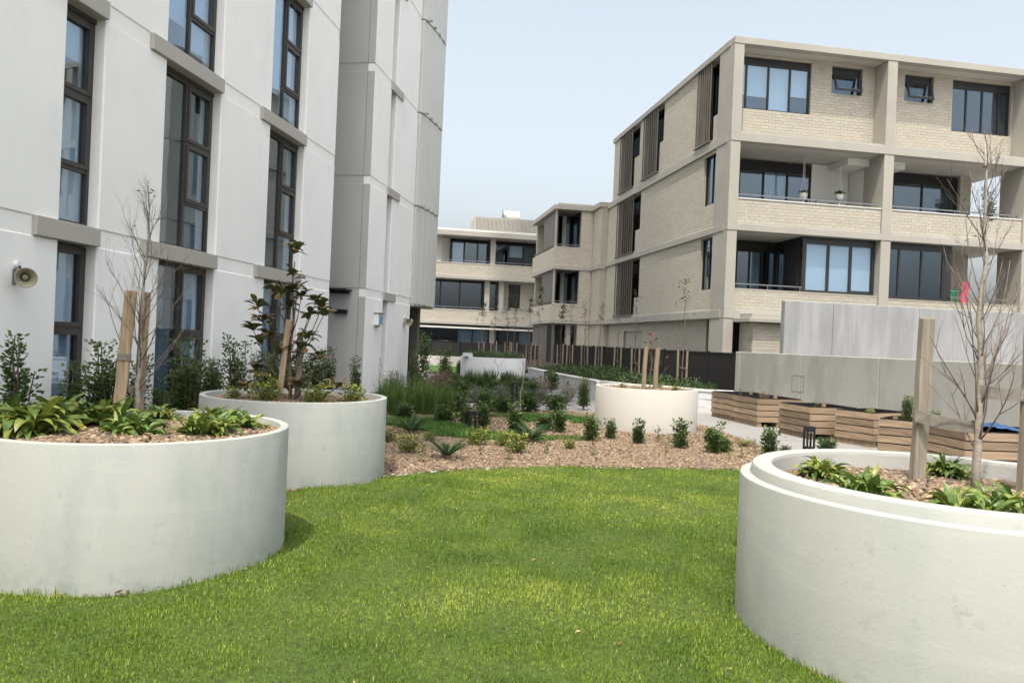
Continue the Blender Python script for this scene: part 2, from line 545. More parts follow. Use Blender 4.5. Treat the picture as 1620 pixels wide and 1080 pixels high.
BL, BH, BJ = 0.29, 0.112, 0.011
def brick_wall(parent, fr, s0, s1, z0, z1, d, thick=0.25, ops=(), tone=(0.43, 0.40, 0.335), seed=0):
    """a wall of real bricks standing proud of their mortar"""
    w = MB()
    for a, b, c, e in split_rect(s0, s1, z0, z1, ops):
        w.box(fr, a, b, d - thick, d - 0.010, c, e)
    wall = w.build('brick_wall', 'mortar', parent)
    bk = MB()
    rr = random.Random(seed + int(abs(s0 * 31 + z0 * 17 + d * 7) * 10))
    row = 0
    z = z0 + 0.004
    while z < z1 - 0.03:
        zt = min(z + BH - BJ, z1 - 0.003)
        s = s0 - (BL / 2 if row % 2 else 0)
        zm = (z + zt) / 2
        cuts = sorted((o[0], o[1]) for o in ops if o[2] < zm < o[3])
        while s < s1:
            a, b = max(s, s0 + 0.003), min(s + BL - BJ, s1 - 0.003)
            s += BL
            segs = [(a, b)]
            for c0, c1 in cuts:
                nx = []
                for p, q in segs:
                    if q <= c0 or p >= c1:
                        nx.append((p, q))
                    else:
                        if p < c0: nx.append((p, c0))
                        if q > c1: nx.append((c1, q))
                segs = nx
            for p, q in segs:
                if q - p < 0.02:
                    continue
                k = 0.95 + 0.12 * rr.random()
                wm = rr.uniform(-0.008, 0.01)
                pr = rr.uniform(-0.0015, 0.002)
                bk.box(fr, p, q, d - 0.03, d + pr, z, zt, (tone[0] * k + wm, tone[1] * k, tone[2] * k - wm))
        z += BH
        row += 1
    bk.build('bricks', 'brick', wall, kind='stuff')
    return wall

def window(parent, fr, s0, s1, z0, z1, d, cells, frame='charcoal', glass='glass', fw=0.055, depth=0.07, back=0.5, blinds=(), name='window', sash=(), room=True, head=0.0):
    """cells: (s0, s1, z0, z1) fractions of the opening, each a pane; blinds: {cell: drop}; sash: cells with a heavier inner frame"""
    f = MB()
    W, Hh = s1 - s0, z1 - z0
    f.box(fr, s0, s0 + fw, d - depth, d, z0, z1)
    f.box(fr, s1 - fw, s1, d - depth, d, z0, z1)
    f.box(fr, s0 + fw, s1 - fw, d - depth, d - 0.002, z0, z0 + fw)
    f.box(fr, s0 + fw, s1 - fw, d - depth, d - 0.002, z1 - fw - head, z1)
    panes = []
    zi1 = z1 - head
    for i, (a, b, c, e) in enumerate(cells):
        A, B, C, E_ = s0 + W * a, s0 + W * b, z0 + (zi1 - z0) * c, z0 + (zi1 - z0) * e
        k = fw * 0.5
        if a > 0.001: f.box(fr, A - k, A + k, d - depth + 0.004, d - 0.004, C + 0.003, E_ - 0.003)
        if c > 0.001: f.box(fr, A + k, B - k, d - depth + 0.006, d - 0.006, C - k, C + k)
        ia, ib = A + (fw if a < 0.001 else k), B - (fw if b > 0.999 else k)
        ic, ie = C + (fw if c < 0.001 else k), E_ - (fw if e > 0.999 else k)
        if i in sash:
            t = fw * 1.15
            f.box(fr, ia, ia + t, d - 0.035, d + 0.012, ic, ie)
            f.box(fr, ib - t, ib, d - 0.035, d + 0.012, ic, ie)
            f.box(fr, ia + t, ib - t, d - 0.035, d + 0.011, ic, ic + t)
            f.box(fr, ia + t, ib - t, d - 0.035, d + 0.011, ie - t, ie)
            ia, ib, ic, ie = ia + t, ib - t, ic + t, ie - t
        panes.append((ia, ib, ic, ie))
    w = f.build(name, frame, parent)
    for i, (a, b, c, e) in enumerate(panes):
        q = MB()
        q.box(fr, a - 0.005, b + 0.005, d - 0.045, d - 0.037, c - 0.005, e + 0.005)
        q.build('pane', glass, w)
        if i in blinds:
            drop = blinds[i]
            mt = 'blind'
            if isinstance(drop, tuple):
                drop, mt = drop
            q = MB()
            if mt == 'curtain':
                m = max(4, int((b - a) / 0.05))
                zz0, zz1 = e - (e - c) * drop, e + 0.02
                for j in range(m):
                    u0, u1 = a + (b - a) * j / m, a + (b - a) * (j + 1) / m
                    y0, y1 = -0.13 - 0.03 * (j % 2), -0.13 - 0.03 * ((j + 1) % 2)
                    q.add([fr.P(u0, d + y0, zz0), fr.P(u1, d + y1, zz0), fr.P(u1, d + y1, zz1), fr.P(u0, d + y0, zz1)], [(0, 1, 2, 3)])
            else:
                q.box(fr, a - 0.02, b + 0.02, d - 0.115, d - 0.11, e - (e - c) * drop, e + 0.02)
            q.build('curtain' if mt == 'curtain' else 'blind', mt, w)
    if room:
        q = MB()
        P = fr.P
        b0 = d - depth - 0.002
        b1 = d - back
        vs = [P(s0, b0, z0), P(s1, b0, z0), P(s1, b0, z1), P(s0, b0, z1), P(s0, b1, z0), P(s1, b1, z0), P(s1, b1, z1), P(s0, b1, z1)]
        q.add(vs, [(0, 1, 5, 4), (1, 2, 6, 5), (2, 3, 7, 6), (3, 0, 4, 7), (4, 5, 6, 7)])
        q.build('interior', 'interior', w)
    return w

def rail(parent, fr, s0, s1, d, z, posts=1.2, name='balcony_rail', drop=0.14):
    m = MB()
    m.box(fr, s0, s1, d - 0.025, d + 0.025, z - 0.02, z + 0.02)
    n = max(2, int(abs(s1 - s0) / posts) + 1)
    for k in range(n):
        s = s0 + 0.06 + (s1 - s0 - 0.12) * k / (n - 1)
        m.box(fr, s - 0.015, s + 0.015, d - 0.012, d + 0.012, z - drop, z - 0.02)
    return m.build(name, 'metal', parent)

# ------------------------------------------------------------------ ground, path, beds, lawn
def sheet(name, poly, z, mat, label=None):
    m = MB()
    m.add([(x, y, z) for x, y in poly], [tuple(range(len(poly)))])
    o = m.build(name, mat)
    o['kind'] = 'structure'
    return o

PLANTERS = {'left': (-2.55, 5.22, 1.0), 'mid': (-2.33, 8.28, 0.98), 'far': (2.57, 14.3, 0.95), 'right': (2.5, 4.22, 1.15), 'hedge': (-0.68, 28.6, 1.22)}
sheet('ground', [(-400, -400), (400, -400), (400, 400), (-400, 400)], -0.05, 'path')
path_poly = [(4.55, -6), (12, -6), (12, 10), (9.8, 10), (6.0, 20.6), (5.2, 19.4), (4.6, 18.9), (2.42, 21.2), (1.08, 27.6), (0.2, 27.2), (1.4, 19.4), (-2.6, 18.3), (-2.6, 17.0), (1.9, 17.1), (3.7, 16.0), (4.0, 14.6), (4.12, 12.0), (4.45, 9.5)]
sheet('path', path_poly, 0.0, 'path')
# saw-cut joints of the path
jt = MB()
for y in (8.5, 11.0, 13.5, 16.2):
    jt.box(ID, 4.3, 9.0, y, y + 0.012, -0.006, 0.0035)
jt.box(ID, 6.1, 6.112, 7.0, 18.5, -0.006, 0.003)
po = jt.build('path_joint', 'strap')
po['kind'] = 'structure'

lawn_edge = [(-5.6, 5.6), (-3.6, 6.55), (-2.02, 7.26), (-1.81, 7.75), (-1.38, 8.24), (-0.74, 8.76), (-0.01, 9.15), (0.8, 9.42), (1.58, 9.55), (2.4, 9.68), (3.05, 9.78), (3.7, 9.5), (4.15, 8.6), (4.45, 7.0), (4.5, 4.0), (4.5, -6)]
lawn_poly = lawn_edge + [(-7.6, -6), (-6.4, 4.0)]
bed_front = [(-5.6, 5.6), (-3.6, 6.55), (-2.02, 7.26), (-1.81, 7.75), (-1.38, 8.24), (-0.74, 8.76), (-0.01, 9.15), (0.8, 9.42), (1.58, 9.55), (2.4, 9.68), (3.05, 9.78), (3.7, 9.5), (4.4, 9.5), (4.12, 12.0), (4.0, 14.6), (3.7, 16.0), (1.9, 17.1), (-2.6, 17.0), (-4.4, 17.9), (-5.9, 7.5)]
bed_back = [(-2.6, 18.3), (1.4, 19.4), (0.2, 27.2), (-1.4, 30.5), (-3.0, 30.5), (-3.0, 24.0), (-3.8, 20.0), (-4.6, 18.0)]
sheet('garden_bed', bed_front, 0.022, 'gravel')
sheet('garden_bed_rear', bed_back, 0.022, 'gravel')
# lawn as a gently uneven sheet
def hz(x, y):
    return 0.03 + 0.034 * (vnoise(x * 1.6 + 40, y * 1.6 + 40, 3) - 0.5) + 0.010 * (vnoise(x * 6 + 90, y * 6 + 90, 4) - 0.5)
gx = np.arange(-7.6, 4.6, 0.1)
gy = np.arange(-6, 9.9, 0.1)
X, Y = np.meshgrid(gx, gy, indexing='ij')
Z = hz(X, Y)
idx = np.arange(X.size).reshape(X.shape)
q = np.stack([idx[:-1, :-1], idx[1:, :-1], idx[1:, 1:], idx[:-1, 1:]], -1).reshape(-1, 4)
cx = (X[:-1, :-1] + 0.05).ravel()
cy = (Y[:-1, :-1] + 0.05).ravel()
keep = in_poly(cx, cy, lawn_poly)
lo = bpy.data.objects.new('lawn', npmesh('lawn', np.stack([X, Y, Z], -1).reshape(-1, 3), q[keep], 'lawn', smooth=True))
link(lo)
lo['kind'] = 'structure'
# pale concrete edging strip between lawn and gravel
ed = MB()
for (x0, y0), (x1, y1) in zip(lawn_edge[3:11], lawn_edge[4:12]):
    f = Fr((x0, y0), (x1 - x0, y1 - y0), (-(y1 - y0), x1 - x0))
    ed.box(f, 0, math.hypot(x1 - x0, y1 - y0), 0.0, 0.05, -0.03, 0.026)
eo = ed.build('lawn_edging', 'capping')
eo['kind'] = 'structure'
sheet('rear_turf', [(-4.9, 34.5), (-1.6, 34.5), (-1.4, 43.0), (-5.2, 43.0)], 0.02, 'turf')
# raised bed soil behind the retaining wall
RW = [(0.75, 29.6), (1.06, 27.7), (1.62, 24.6), (2.39, 21.3), (3.25, 19.7), (4.72, 18.75), (5.35, 18.6)]
raised = [(x + 0.1, y + 0.12) for x, y in RW] + [(6.1, 20.6), (5.5, 24.5), (4.6, 30), (3.0, 40), (1.9, 46), (-1.4, 46), (-0.6, 30.2)]
m = MB()
m.prism(ID, raised, -0.04, 0.44)
ro = m.build('raised_bed', 'soil')
ro['kind'] = 'structure'

# ------------------------------------------------------------------ the white tower on the left
ZF = [0.0] + [2.79 + 2.99 * k for k in range(34)]
LT = thing('apartment_tower', 'tall white rendered apartment tower with narrow bronze windows on the left', 'building', (-4.4, 18.1, 0))
FL = Fr((0, 0), (0.14, 1), (1, -0.14))
TO = FL.P(2.05, 0.19, 0)[:2]
FT = Fr(TO, (0.147, 1), (1, -0.147))
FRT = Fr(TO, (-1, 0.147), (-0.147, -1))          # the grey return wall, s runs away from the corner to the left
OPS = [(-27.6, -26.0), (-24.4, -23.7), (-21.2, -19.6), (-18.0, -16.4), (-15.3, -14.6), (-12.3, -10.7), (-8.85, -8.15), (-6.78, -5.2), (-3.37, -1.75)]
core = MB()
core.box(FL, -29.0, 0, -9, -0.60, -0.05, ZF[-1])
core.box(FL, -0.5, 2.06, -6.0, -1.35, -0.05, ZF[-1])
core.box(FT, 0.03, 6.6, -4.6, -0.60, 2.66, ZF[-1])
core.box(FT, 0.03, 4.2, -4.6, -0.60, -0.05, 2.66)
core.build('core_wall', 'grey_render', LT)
DET = 5
for k in range(DET):
    z0, z1 = ZF[k] - (0.05 if k == 0 else 0), ZF[k + 1] - 0.22
    edges = [-29.0] + [v for o in OPS for v in o] + [0.0]
    for a, b in zip(edges[0::2], edges[1::2]):
        m = MB()
        m.panel(FL, a, b, -0.62, 0.0, z0, z1)
        m.build('render_panel', 'render', LT)
        m = MB()
        m.box(FL, a + 0.004, b - 0.004, -0.6, -0.014, z1 + 0.001, ZF[k + 1] - 0.001)
        m.build('recessed_band', 'render', LT)
    for i, (a, b) in enumerate(OPS):
        m = MB()
        m.box(FL, a - 0.42, b - 0.01, -0.58, 0.055, z1 - 0.004, ZF[k + 1] + 0.012)
        m.build('spandrel', 'greige', LT, bevel=0.006)
        if k == 0:
            lo_, hi_ = 0.45, z1 - 0.02
            m = MB()
            m.box(FL, a, b, -0.6, -0.12, -0.05, 0.45)
            m.build('sill', 'bronze', LT)
        else:
            lo_, hi_ = ZF[k] + 0.02, z1 - 0.06
            m = MB()
            m.box(FL, a, b, -0.6, -0.14, z1 - 0.06, z1 - 0.005)
            m.build('window_head', 'bronze', LT)
        narrow = b - a < 1.0
        up = k >= 2
        if narrow:
            if k == 0:
                cells, ss = [(0, 1, 0, 0.49), (0, 1, 0.49, 1)], (0, 1)
            else:
                cells, ss = [(0, 1, 0, 0.27), (0, 1, 0.27, 0.63), (0, 1, 0.63, 1)], (1, 2)
            bl = {0: 1.0, 1: 1.0} if k == 0 else ({0: 1.0, 1: 1.0, 2: 0.55} if k == 1 else {0: 1.0, 1: 1.0})
        else:
            if k == 0:
                cells, ss = [(0, 0.52, 0, 1), (0.52, 1, 0, 0.47), (0.52, 1, 0.47, 1)], (1, 2)
                bl = {0: (1.0, 'curtain'), 1: 1.0, 2: 1.0} if i % 2 else {0: 1.0, 1: (1.0, 'curtain')}
            else:
                cells, ss = [(0, 0.52, 0, 1), (0.52, 1, 0, 0.28), (0.52, 1, 0.28, 0.64), (0.52, 1, 0.64, 1)], (2, 3)
                bl = {} if k == 1 else {0: 0.8, 2: 1.0, 3: 1.0, 1: 0.7}
        window(LT, FL, a, b, lo_, hi_, -0.16, cells, 'bronze', 'glass_mirror', 0.05, 0.07, 0.43, bl, sash=ss)
    # the end tower: white east face, grey return, narrow recess
    for a, b in ((0.0, 1.48), (1.95, 4.25)):
        m = MB()
        m.panel(FT, a + 0.002, b, -0.62 if a else -0.19, 0.0, z0, z1, 0.012)
        m.build('render_panel', 'render', LT)
        m = MB()
        m.box(FT, a + 0.012, b - 0.004, -0.55 if a else -0.19, -0.014, z1 + 0.001, ZF[k + 1] - 0.001)
        m.build('recessed_band', 'render', LT)
    m = MB()
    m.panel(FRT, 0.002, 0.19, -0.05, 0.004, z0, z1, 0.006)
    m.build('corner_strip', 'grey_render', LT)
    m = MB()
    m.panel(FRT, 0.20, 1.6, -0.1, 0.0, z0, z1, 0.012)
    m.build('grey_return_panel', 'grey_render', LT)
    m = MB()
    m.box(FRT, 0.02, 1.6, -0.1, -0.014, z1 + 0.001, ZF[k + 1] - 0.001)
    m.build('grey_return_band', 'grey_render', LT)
    m = MB()
    m.box(FT, 1.44, 2.55, -0.5, 0.045, z1 - 0.004, ZF[k + 1] + 0.012)
    m.build('spandrel', 'greige', LT, bevel=0.006)
    window(LT, FT, 1.48, 1.95, ZF[k] + 0.02 if k else 0.2, z1 - 0.02, -0.2, [(0, 1, 0, 0.3), (0, 1, 0.3, 0.65), (0, 1, 0.65, 1)], 'bronze', 'glass_mirror', 0.045, 0.07, 0.38)
    if k:
        # folded metal cladding at the end of each upper storey
        cz0, cz1 = ZF[k] - (0.15 if k == 1 else -0.02), ZF[k + 1] - 0.02
        pts, n = [], 10
        for j in range(n + 1):
            s = 4.32 + 2.25 * j / n
            bow = 0.05 + 0.16 * math.sin(math.pi * 0.5 * min(1, j / n * 1.25))
            d = bow + (0.009 if j % 2 else 0.0)
            pts.append((s, d + 0.012 * (k - 1)))
        pts += [(6.75, 0.0), (6.75, -0.7), (4.32, -0.62)]
        m = MB()
        m.prism(FT, pts, cz0, cz1)
        c = m.build('cladding', 'clad', LT)
        for j in range(4):
            m = MB()
            m.box(FT, 4.40 + 0.55 * j, 4.52 + 0.55 * j, 0.12, 0.29, cz0 - 0.035, cz0 + 0.015)
            m.build('bracket', 'greige', c)
m = MB()
m.box(FT, 4.30, 6.78, -0.9, 0.10, 2.56, 2.63)
m.build('cladding_soffit', 'greige', LT)
window(LT, FT, 4.3, 6.3, 0.05, 2.55, -0.55, [(0, 0.5, 0, 1), (0.5, 1, 0, 1)], 'black', 'glass', 0.06, 0.07, 1.2, name='entry_glazing')
m = MB()
m.box(FT, 6.3, 6.62, -0.75, -0.30, -0.05, 2.56)
m.build('entry_column', 'fin', LT)
# storeys above the picture: panels and windows joined, they shade the garden and show in reflections
up, ug = MB(), MB()
for k in range(DET, 34):
    z0, z1 = ZF[k], ZF[k + 1] - 0.22
    edges = [-29.0] + [v for o in OPS for v in o] + [0.0]
    for a, b in zip(edges[0::2], edges[1::2]):
        up.box(FL, a, b, -0.58, 0, z0, z1)
        up.box(FL, a + 0.004, b - 0.004, -0.56, -0.02, z1, ZF[k + 1])
    for a, b in OPS:
        up.box(FL, a - 0.42, b - 0.01, -0.5, 0.055, z1, ZF[k + 1])
        ug.box(FL, a + 0.01, b - 0.01, -0.5, -0.2, z0 + 0.02, z1 - 0.01)
    up.box(FT, 0, 1.48, -0.58, 0, z0, z1)
    up.box(FT, 1.95, 6.6, -0.58, 0.05, z0, ZF[k + 1] - 0.01)
    up.box(FRT, 0.0, 1.6, -0.1, -0.001, z0, ZF[k + 1] - 0.01)
up.build('upper_storeys', 'render', LT, kind='stuff')
ug.build('upper_windows', 'charcoal', LT, kind='stuff')
m = MB()
m.box(FL, -29.2, 0.2, -9.2, 0.2, ZF[-1], ZF[-1] + 0.6)
m.build('parapet', 'render', LT)

# ------------------------------------------------------------------ the cream brick block on the right
RA = math.atan(0.17)
e1 = (math.cos(RA), math.sin(RA))
e2 = (-e1[1], e1[0])
RB = thing('brick_apartment_block', 'four-storey cream brick apartment block with deep balconies and concrete piers', 'building', (7.43, 26.8, 0))
FF = Fr((0, 0), e1, (-e2[0], -e2[1]))     # front, s to the right, d toward the viewer
FS = Fr((0, 0), e2, (-e1[0], -e1[1]))     # side, s away from the viewer, d to the left
XR = 12.33
B = [(2.70, 3.00), (5.82, 6.06), (8.98, 9.28), (12.42, 12.66)]
def bx(name, mat, fr, *a, parent=None, bevel=0.0, **k):
    m = MB()
    m.box(fr, *a)
    return m.build(name, mat, parent or RB, bevel=bevel, **k)
# slabs: the edge band and the soffit below it
for i, (z0, z1) in enumerate(B):
    yb = 14.35 if i == 3 else 15.0
    bx('slab', 'soffit', FF, 0.06, XR - 0.06, -yb, -0.06, z0 + 0.004, z1 - 0.004)
    bx('edge_band', 'beige_conc', FF, 0.0, XR, -0.3, 0.02, z0, z1, bevel=0.008)
    bx('edge_band', 'beige_conc', FS, 0.31, yb, -0.3, 0.02, z0, z1, bevel=0.008)
    if i < 3:
        bx('drip_band', 'beige_conc', FF, 0.4, XR - 0.4, -0.3, -0.06, z1, z1 + 0.07)
bx('edge_band', 'beige_conc', FF, XR - 0.02, XR + 0.03, -14, -0.31, 12.42, 12.66)
bx('roof_capping', 'capping', FF, 0.1, XR - 0.1, -14.2, -0.1, 12.662, 12.70)
# piers, one block for each storey
PZ = [(-0.05, 2.70), (3.0, 5.82), (6.06, 8.98), (9.28, 12.42)]
for j, (z0, z1) in enumerate(PZ):
    for a, b in ((0.0, 0.38), (6.02, 6.42), (XR - 0.38, XR)):
        if j == 0 and a > 1:
            continue
        dep = 1.2 if j != 3 or a == 0 else 0.74
        bx('pier', 'beige_conc', FF, a + 0.004, b - 0.004, -dep, 0.0, z0 + 0.004, z1 - 0.004, bevel=0.01)
# ---- top storey
T1 = [(0.36, 3.42, 10.40, 12.32), (4.25, 5.5, 11.28, 12.30), (7.27, 8.5, 11.28, 12.30), (9.32, 11.9, 10.32, 12.30)]
brick_wall(RB, FF, 0.34, XR, 9.28, 12.42, -0.75, 0.25, T1)
q4 = [(0, 0.18, 0, 1), (0.18, 0.465, 0, 1), (0.465, 0.745, 0, 1), (0.745, 1, 0, 1)]
window(RB, FF, *T1[0], -0.85, q4, 'charcoal', 'glass_blue', 0.06, 0.09, 0.9, {0: 0.68, 1: 0.7, 2: 1.0, 3: 0.62}, head=0.22)
for o in T1[1:3]:
    w = window(RB, FF, *o, -0.88, [(0, 1, 0, 1)], 'charcoal', 'glass_blue', 0.06, 0.09, 0.9, {}, head=0.24)
    # the awning sash, pushed open at the bottom
    s0, s1, z0, z1 = o[0] + 0.07, o[1] - 0.07, o[2] + 0.09, o[3] - 0.28
    m = MB()
    for (a, b, zz0, zz1) in ((s0, s0 + 0.09, z0, z1), (s1 - 0.09, s1, z0, z1), (s0 + 0.09, s1 - 0.09, z0, z0 + 0.09), (s0 + 0.09, s1 - 0.09, z1 - 0.09, z1)):
        P = FF.P
        def q_(s, d, z):
            t = (z1 - z) / (z1 - z0)
            return P(s, -0.80 + d + 0.20 * t, z)
        vs = [q_(a, -0.02, zz0), q_(b, -0.02, zz0), q_(b, 0.02, zz0), q_(a, 0.02, zz0), q_(a, -0.02, zz1), q_(b, -0.02, zz1), q_(b, 0.02, zz1), q_(a, 0.02, zz1)]
        m.add(vs, [(0, 1, 2, 3), (7, 6, 5, 4), (4, 5, 1, 0), (5, 6, 2, 1), (6, 7, 3, 2), (7, 4, 0, 3)])
    m.build('awning_sash', 'charcoal', w)
    m = MB()
    m.add([q_(s0 + 0.08, 0, z0 + 0.08), q_(s1 - 0.08, 0, z0 + 0.08), q_(s1 - 0.08, 0, z1 - 0.08), q_(s0 + 0.08, 0, z1 - 0.08)], [(0, 1, 2, 3)])
    m.build('pane', 'glass_blue', w)
window(RB, FF, *T1[3], -0.85, [(0, 0.27, 0, 1), (0.27, 0.54, 0, 1), (0.54, 0.82, 0, 1), (0.82, 1, 0, 1)], 'charcoal', 'glass_blue', 0.06, 0.09, 0.9, {}, head=0.24)
# ---- second storey balconies
for a, b in ((0.38, 6.02), (6.42, XR - 0.38)):
    brick_wall(RB, FF, a, b, 6.13, 6.96, -0.08, 0.24)
    bx('balcony_capping', 'capping', FF, a, b, -0.36, -0.055, 6.962, 7.0)
    rail(RB, FF, a + 0.02, b - 0.05, -0.2, 7.14)
brick_wall(RB, Fr(FF.P(XR, 0, 0)[:2], e2, e1), 1.2, 2.2, 6.13, 6.96, -0.02, 0.24)
window(RB, FF, 0.45, 4.45, 6.10, 8.9, -2.2, [(0, 0.25, 0, 1), (0.25, 0.5, 0, 1), (0.5, 0.75, 0, 1), (0.75, 1, 0, 1)], 'black', 'glass_blue', 0.07, 0.1, 1.5, {2: (1.0, 'curtain')}, name='sliding_doors', head=0.3)
bx('balcony_wall', 'white_wall', FF, 4.45, 6.03, -2.5, -2.2, 6.08, 8.97)
bx('party_wall', 'white_wall', FF, 6.05, 6.39, -3.2, -1.2, 6.08, 8.97)
bx('bulkhead', 'white_wall', FF, 5.15, 6.03, -2.2, -0.9, 8.72, 8.98)
bx('bulkhead', 'white_wall', FF, 6.41, 7.54, -2.2, -0.9, 8.72, 8.98)
bx('balcony_wall', 'white_wall', FF, 6.41, 6.95, -2.5, -2.21, 6.08, 8.97)
window(RB, FF, 6.95, 10.9, 6.10, 8.9, -2.2, [(0, 0.27, 0, 1), (0.27, 0.6, 0, 1), (0.6, 1, 0, 1)], 'black', 'glass_blue', 0.07, 0.1, 1.5, {}, name='sliding_doors', head=0.3)
brick_wall(RB, FF, 10.9, 11.4, 6.06, 8.98, -2.05, 0.5)
# ---- first storey
brick_wall(RB, FF, 0.38, 6.02, 3.07, 3.72, -0.08, 0.24)
brick_wall(RB, FF, 6.42, XR - 0.38, 3.07, 3.68, -0.08, 0.24)
bx('sill_course', 'mortar', FF, 0.38, 6.02, -0.34, -0.07, 3.722, 3.78)
bx('sill_course', 'mortar', FF, 6.42, XR - 0.38, -0.34, -0.07, 3.682, 3.72)
rail(RB, FF, 0.40, 3.05, -0.2, 3.95, drop=0.16)
rail(RB, FF, 9.1, XR - 0.4, -0.2, 3.9, drop=0.17)
w5 = window(RB, FF, 3.1, 6.0, 3.80, 5.80, -0.30, [(0.04, 0.36, 0, 1), (0.36, 0.67, 0, 1), (0.67, 0.97, 0, 1)], 'charcoal', 'glass_blue', 0.08, 0.12, 1.2, {0: 1.0, 1: 1.0, 2: (0.96)}, name='bay_window', head=0.16)
FB = Fr(FF.P(3.1, 0, 0)[:2], (e2[0], e2[1]), (-e1[0], -e1[1]))
window(RB, FB, 0.42, 2.2, 3.10, 5.80, 0.0, [(0, 0.33, 0, 1), (0.33, 0.66, 0, 1), (0.66, 1, 0, 1)], 'charcoal', 'glass_blue', 0.06, 0.1, 0.9, {}, name='bay_window_side', head=0.2)
window(RB, FF, 0.4, 3.09, 3.10, 5.80, -2.2, [(0, 0.2, 0, 1), (0.2, 0.4, 0, 1), (0.4, 0.6, 0, 1), (0.6, 0.8, 0, 1), (0.8, 1, 0, 1)], 'black', 'glass_blue', 0.06, 0.1, 1.5, {1: (1.0, 'curtain'), 3: (1.0, 'curtain')}, name='sliding_doors', head=0.35)
window(RB, FF, 6.42, 8.9, 3.76, 5.80, -0.30, [(0, 0.24, 0, 1), (0.24, 0.62, 0, 1), (0.62, 1, 0, 1)], 'charcoal', 'glass_blue', 0.07, 0.12, 1.2, {}, name='bay_window', head=0.16)
bx('bay_end_wall', 'charcoal', FF, 8.90, 9.2, -2.2, -0.29, 3.05, 5.815)
bx('balcony_wall', 'black', FF, 9.2, 10.4, -2.4, -2.2, 3.02, 5.815)
brick_wall(RB, FF, 10.4, 11.4, 3.0, 5.82, -2.05, 0.5, tone=(0.42, 0.39, 0.33))
# body behind the balconies
for z0, z1, dd, xr in ((-0.05, 2.70, 3.0, 11.4), (3.0, 5.82, 2.62, 11.4), (6.06, 8.98, 2.62, 11.4), (9.28, 12.42, 1.02, XR - 0.02)):
    m = MB()
    b0 = max(dd, 3.4) if z0 > 2 and z0 < 9 else (1.85 if z0 > 9 else 3.0)
    m.box(FF, 0.45, xr, -14.2, -b0 - 0.4, z0 + 0.01, z1 - 0.01)
    m.build('rear_body', 'mortar', RB)
# ---- side elevation
sl = []
def fins(y0, y1, z0, z1, n):
    for k in range(n):
        y = y0 + (y1 - y0) * (k + 0.5) / n
        m = MB()
        m.box(FS, y - 0.022, y + 0.022, 0.0, 0.05, z0, z1)
        m.build('screen_fin', 'fin', RB)
    for zz in (z0 - 0.05, z1):
        m = MB()
        m.box(FS, y0 - 0.03, y1 + 0.03, -0.03, 0.075, zz, zz + 0.05)
        m.build('screen_rail', 'fin', RB)
so3 = [(10.85, 13.0, 9.48, 12.40), (10.15, 10.85, 10.85, 12.40), (7.38, 9.4, 9.48, 12.40), (6.95, 7.38, 10.7, 12.40), (1.72, 3.1, 9.44, 12.40), (1.22, 1.72, 10.3, 12.40)]
so2 = [(10.3, 13.1, 6.2, 8.96), (9.65, 10.3, 7.2, 8.96), (1.22, 2.4, 7.0, 8.9)]
so1 = [(10.08, 13.0, 3.1, 5.80), (9.45, 10.08, 3.9, 5.80), (1.22, 2.4, 3.8, 5.75)]
brick_wall(RB, FS, 1.2, 14.3, 9.28, 12.42, -0.08, 0.25, so3, (0.45, 0.418, 0.35))
brick_wall(RB, FS, 1.2, 15.0, 6.06, 8.98, -0.08, 0.25, so2, (0.45, 0.418, 0.35))
brick_wall(RB, FS, 1.2, 15.0, 3.0, 5.82, -0.08, 0.25, so1, (0.45, 0.418, 0.35))
brick_wall(RB, FS, 2.2, 15.0, -0.05, 2.70, -0.35, 0.25, [(9.4, 12.3, -0.05, 2.3)], (0.45, 0.418, 0.35))
brick_wall(RB, Fr(FF.P(0, -14.3, 0)[:2], e1, e2), 0.1, 4.0, 9.28, 12.42, 0.0, 0.2)
for grp in (so3, so2, so1):
    for o in grp:
        wid = o[1] - o[0]
        window(RB, FS, *o, -0.18 if o[1] < 2.5 and o[2] < 9 else -0.30, [(0, 0.5, 0, 1), (0.5, 1, 0, 1)] if wid > 1 else [(0, 1, 0, 1)], 'black', 'glass_blue' if o[1] < 2.5 and o[2] < 9 else 'glass_dim', 0.05, 0.08, 0.8, {}, room=True)
window(RB, FS, 9.4, 12.3, 0.0, 2.3, -0.45, [(0, 0.35, 0, 1), (0.35, 0.7, 0, 1), (0.7, 1, 0, 1)], 'black', 'glass_blue', 0.06, 0.08, 0.8, {}, name='sliding_doors')
fins(10.85, 13.05, 9.45, 12.36, 8)
fins(7.35, 9.45, 9.45, 12.36, 8)
fins(1.75, 3.15, 9.40, 12.36, 7)
fins(10.3, 13.15, 6.15, 8.94, 9)
fins(10.1, 13.05, 3.07, 5.78, 9)
bx('undercroft_shade', 'black', FS, 1.25, 2.2, -2.6, -0.6, -0.05, 2.68)  # solid black blocks stand in for the shade of the open recesses
bx('undercroft_shade', 'black', FF, 0.42, 2.9, -2.9, -1.4, -0.05, 2.68)
# ---- brick annex beside the pier
brick_wall(RB, FF, 0.62, 3.0, -0.05, 2.55, 1.0, 0.25)
brick_wall(RB, Fr(FF.P(0.62, 0, 0)[:2], e2, (-e1[0], -e1[1])), -0.98, 0.0, -0.05, 2.55, 0.0, 0.2)
bx('annex_roof', 'beige_conc', FF, 0.35, 3.1, -0.05, 1.25, 2.56, 2.70, bevel=0.01)
bx('annex_roof', 'beige_conc', FF, 0.62, 3.05, -0.02, 0.9, 2.702, 2.88, bevel=0.01)

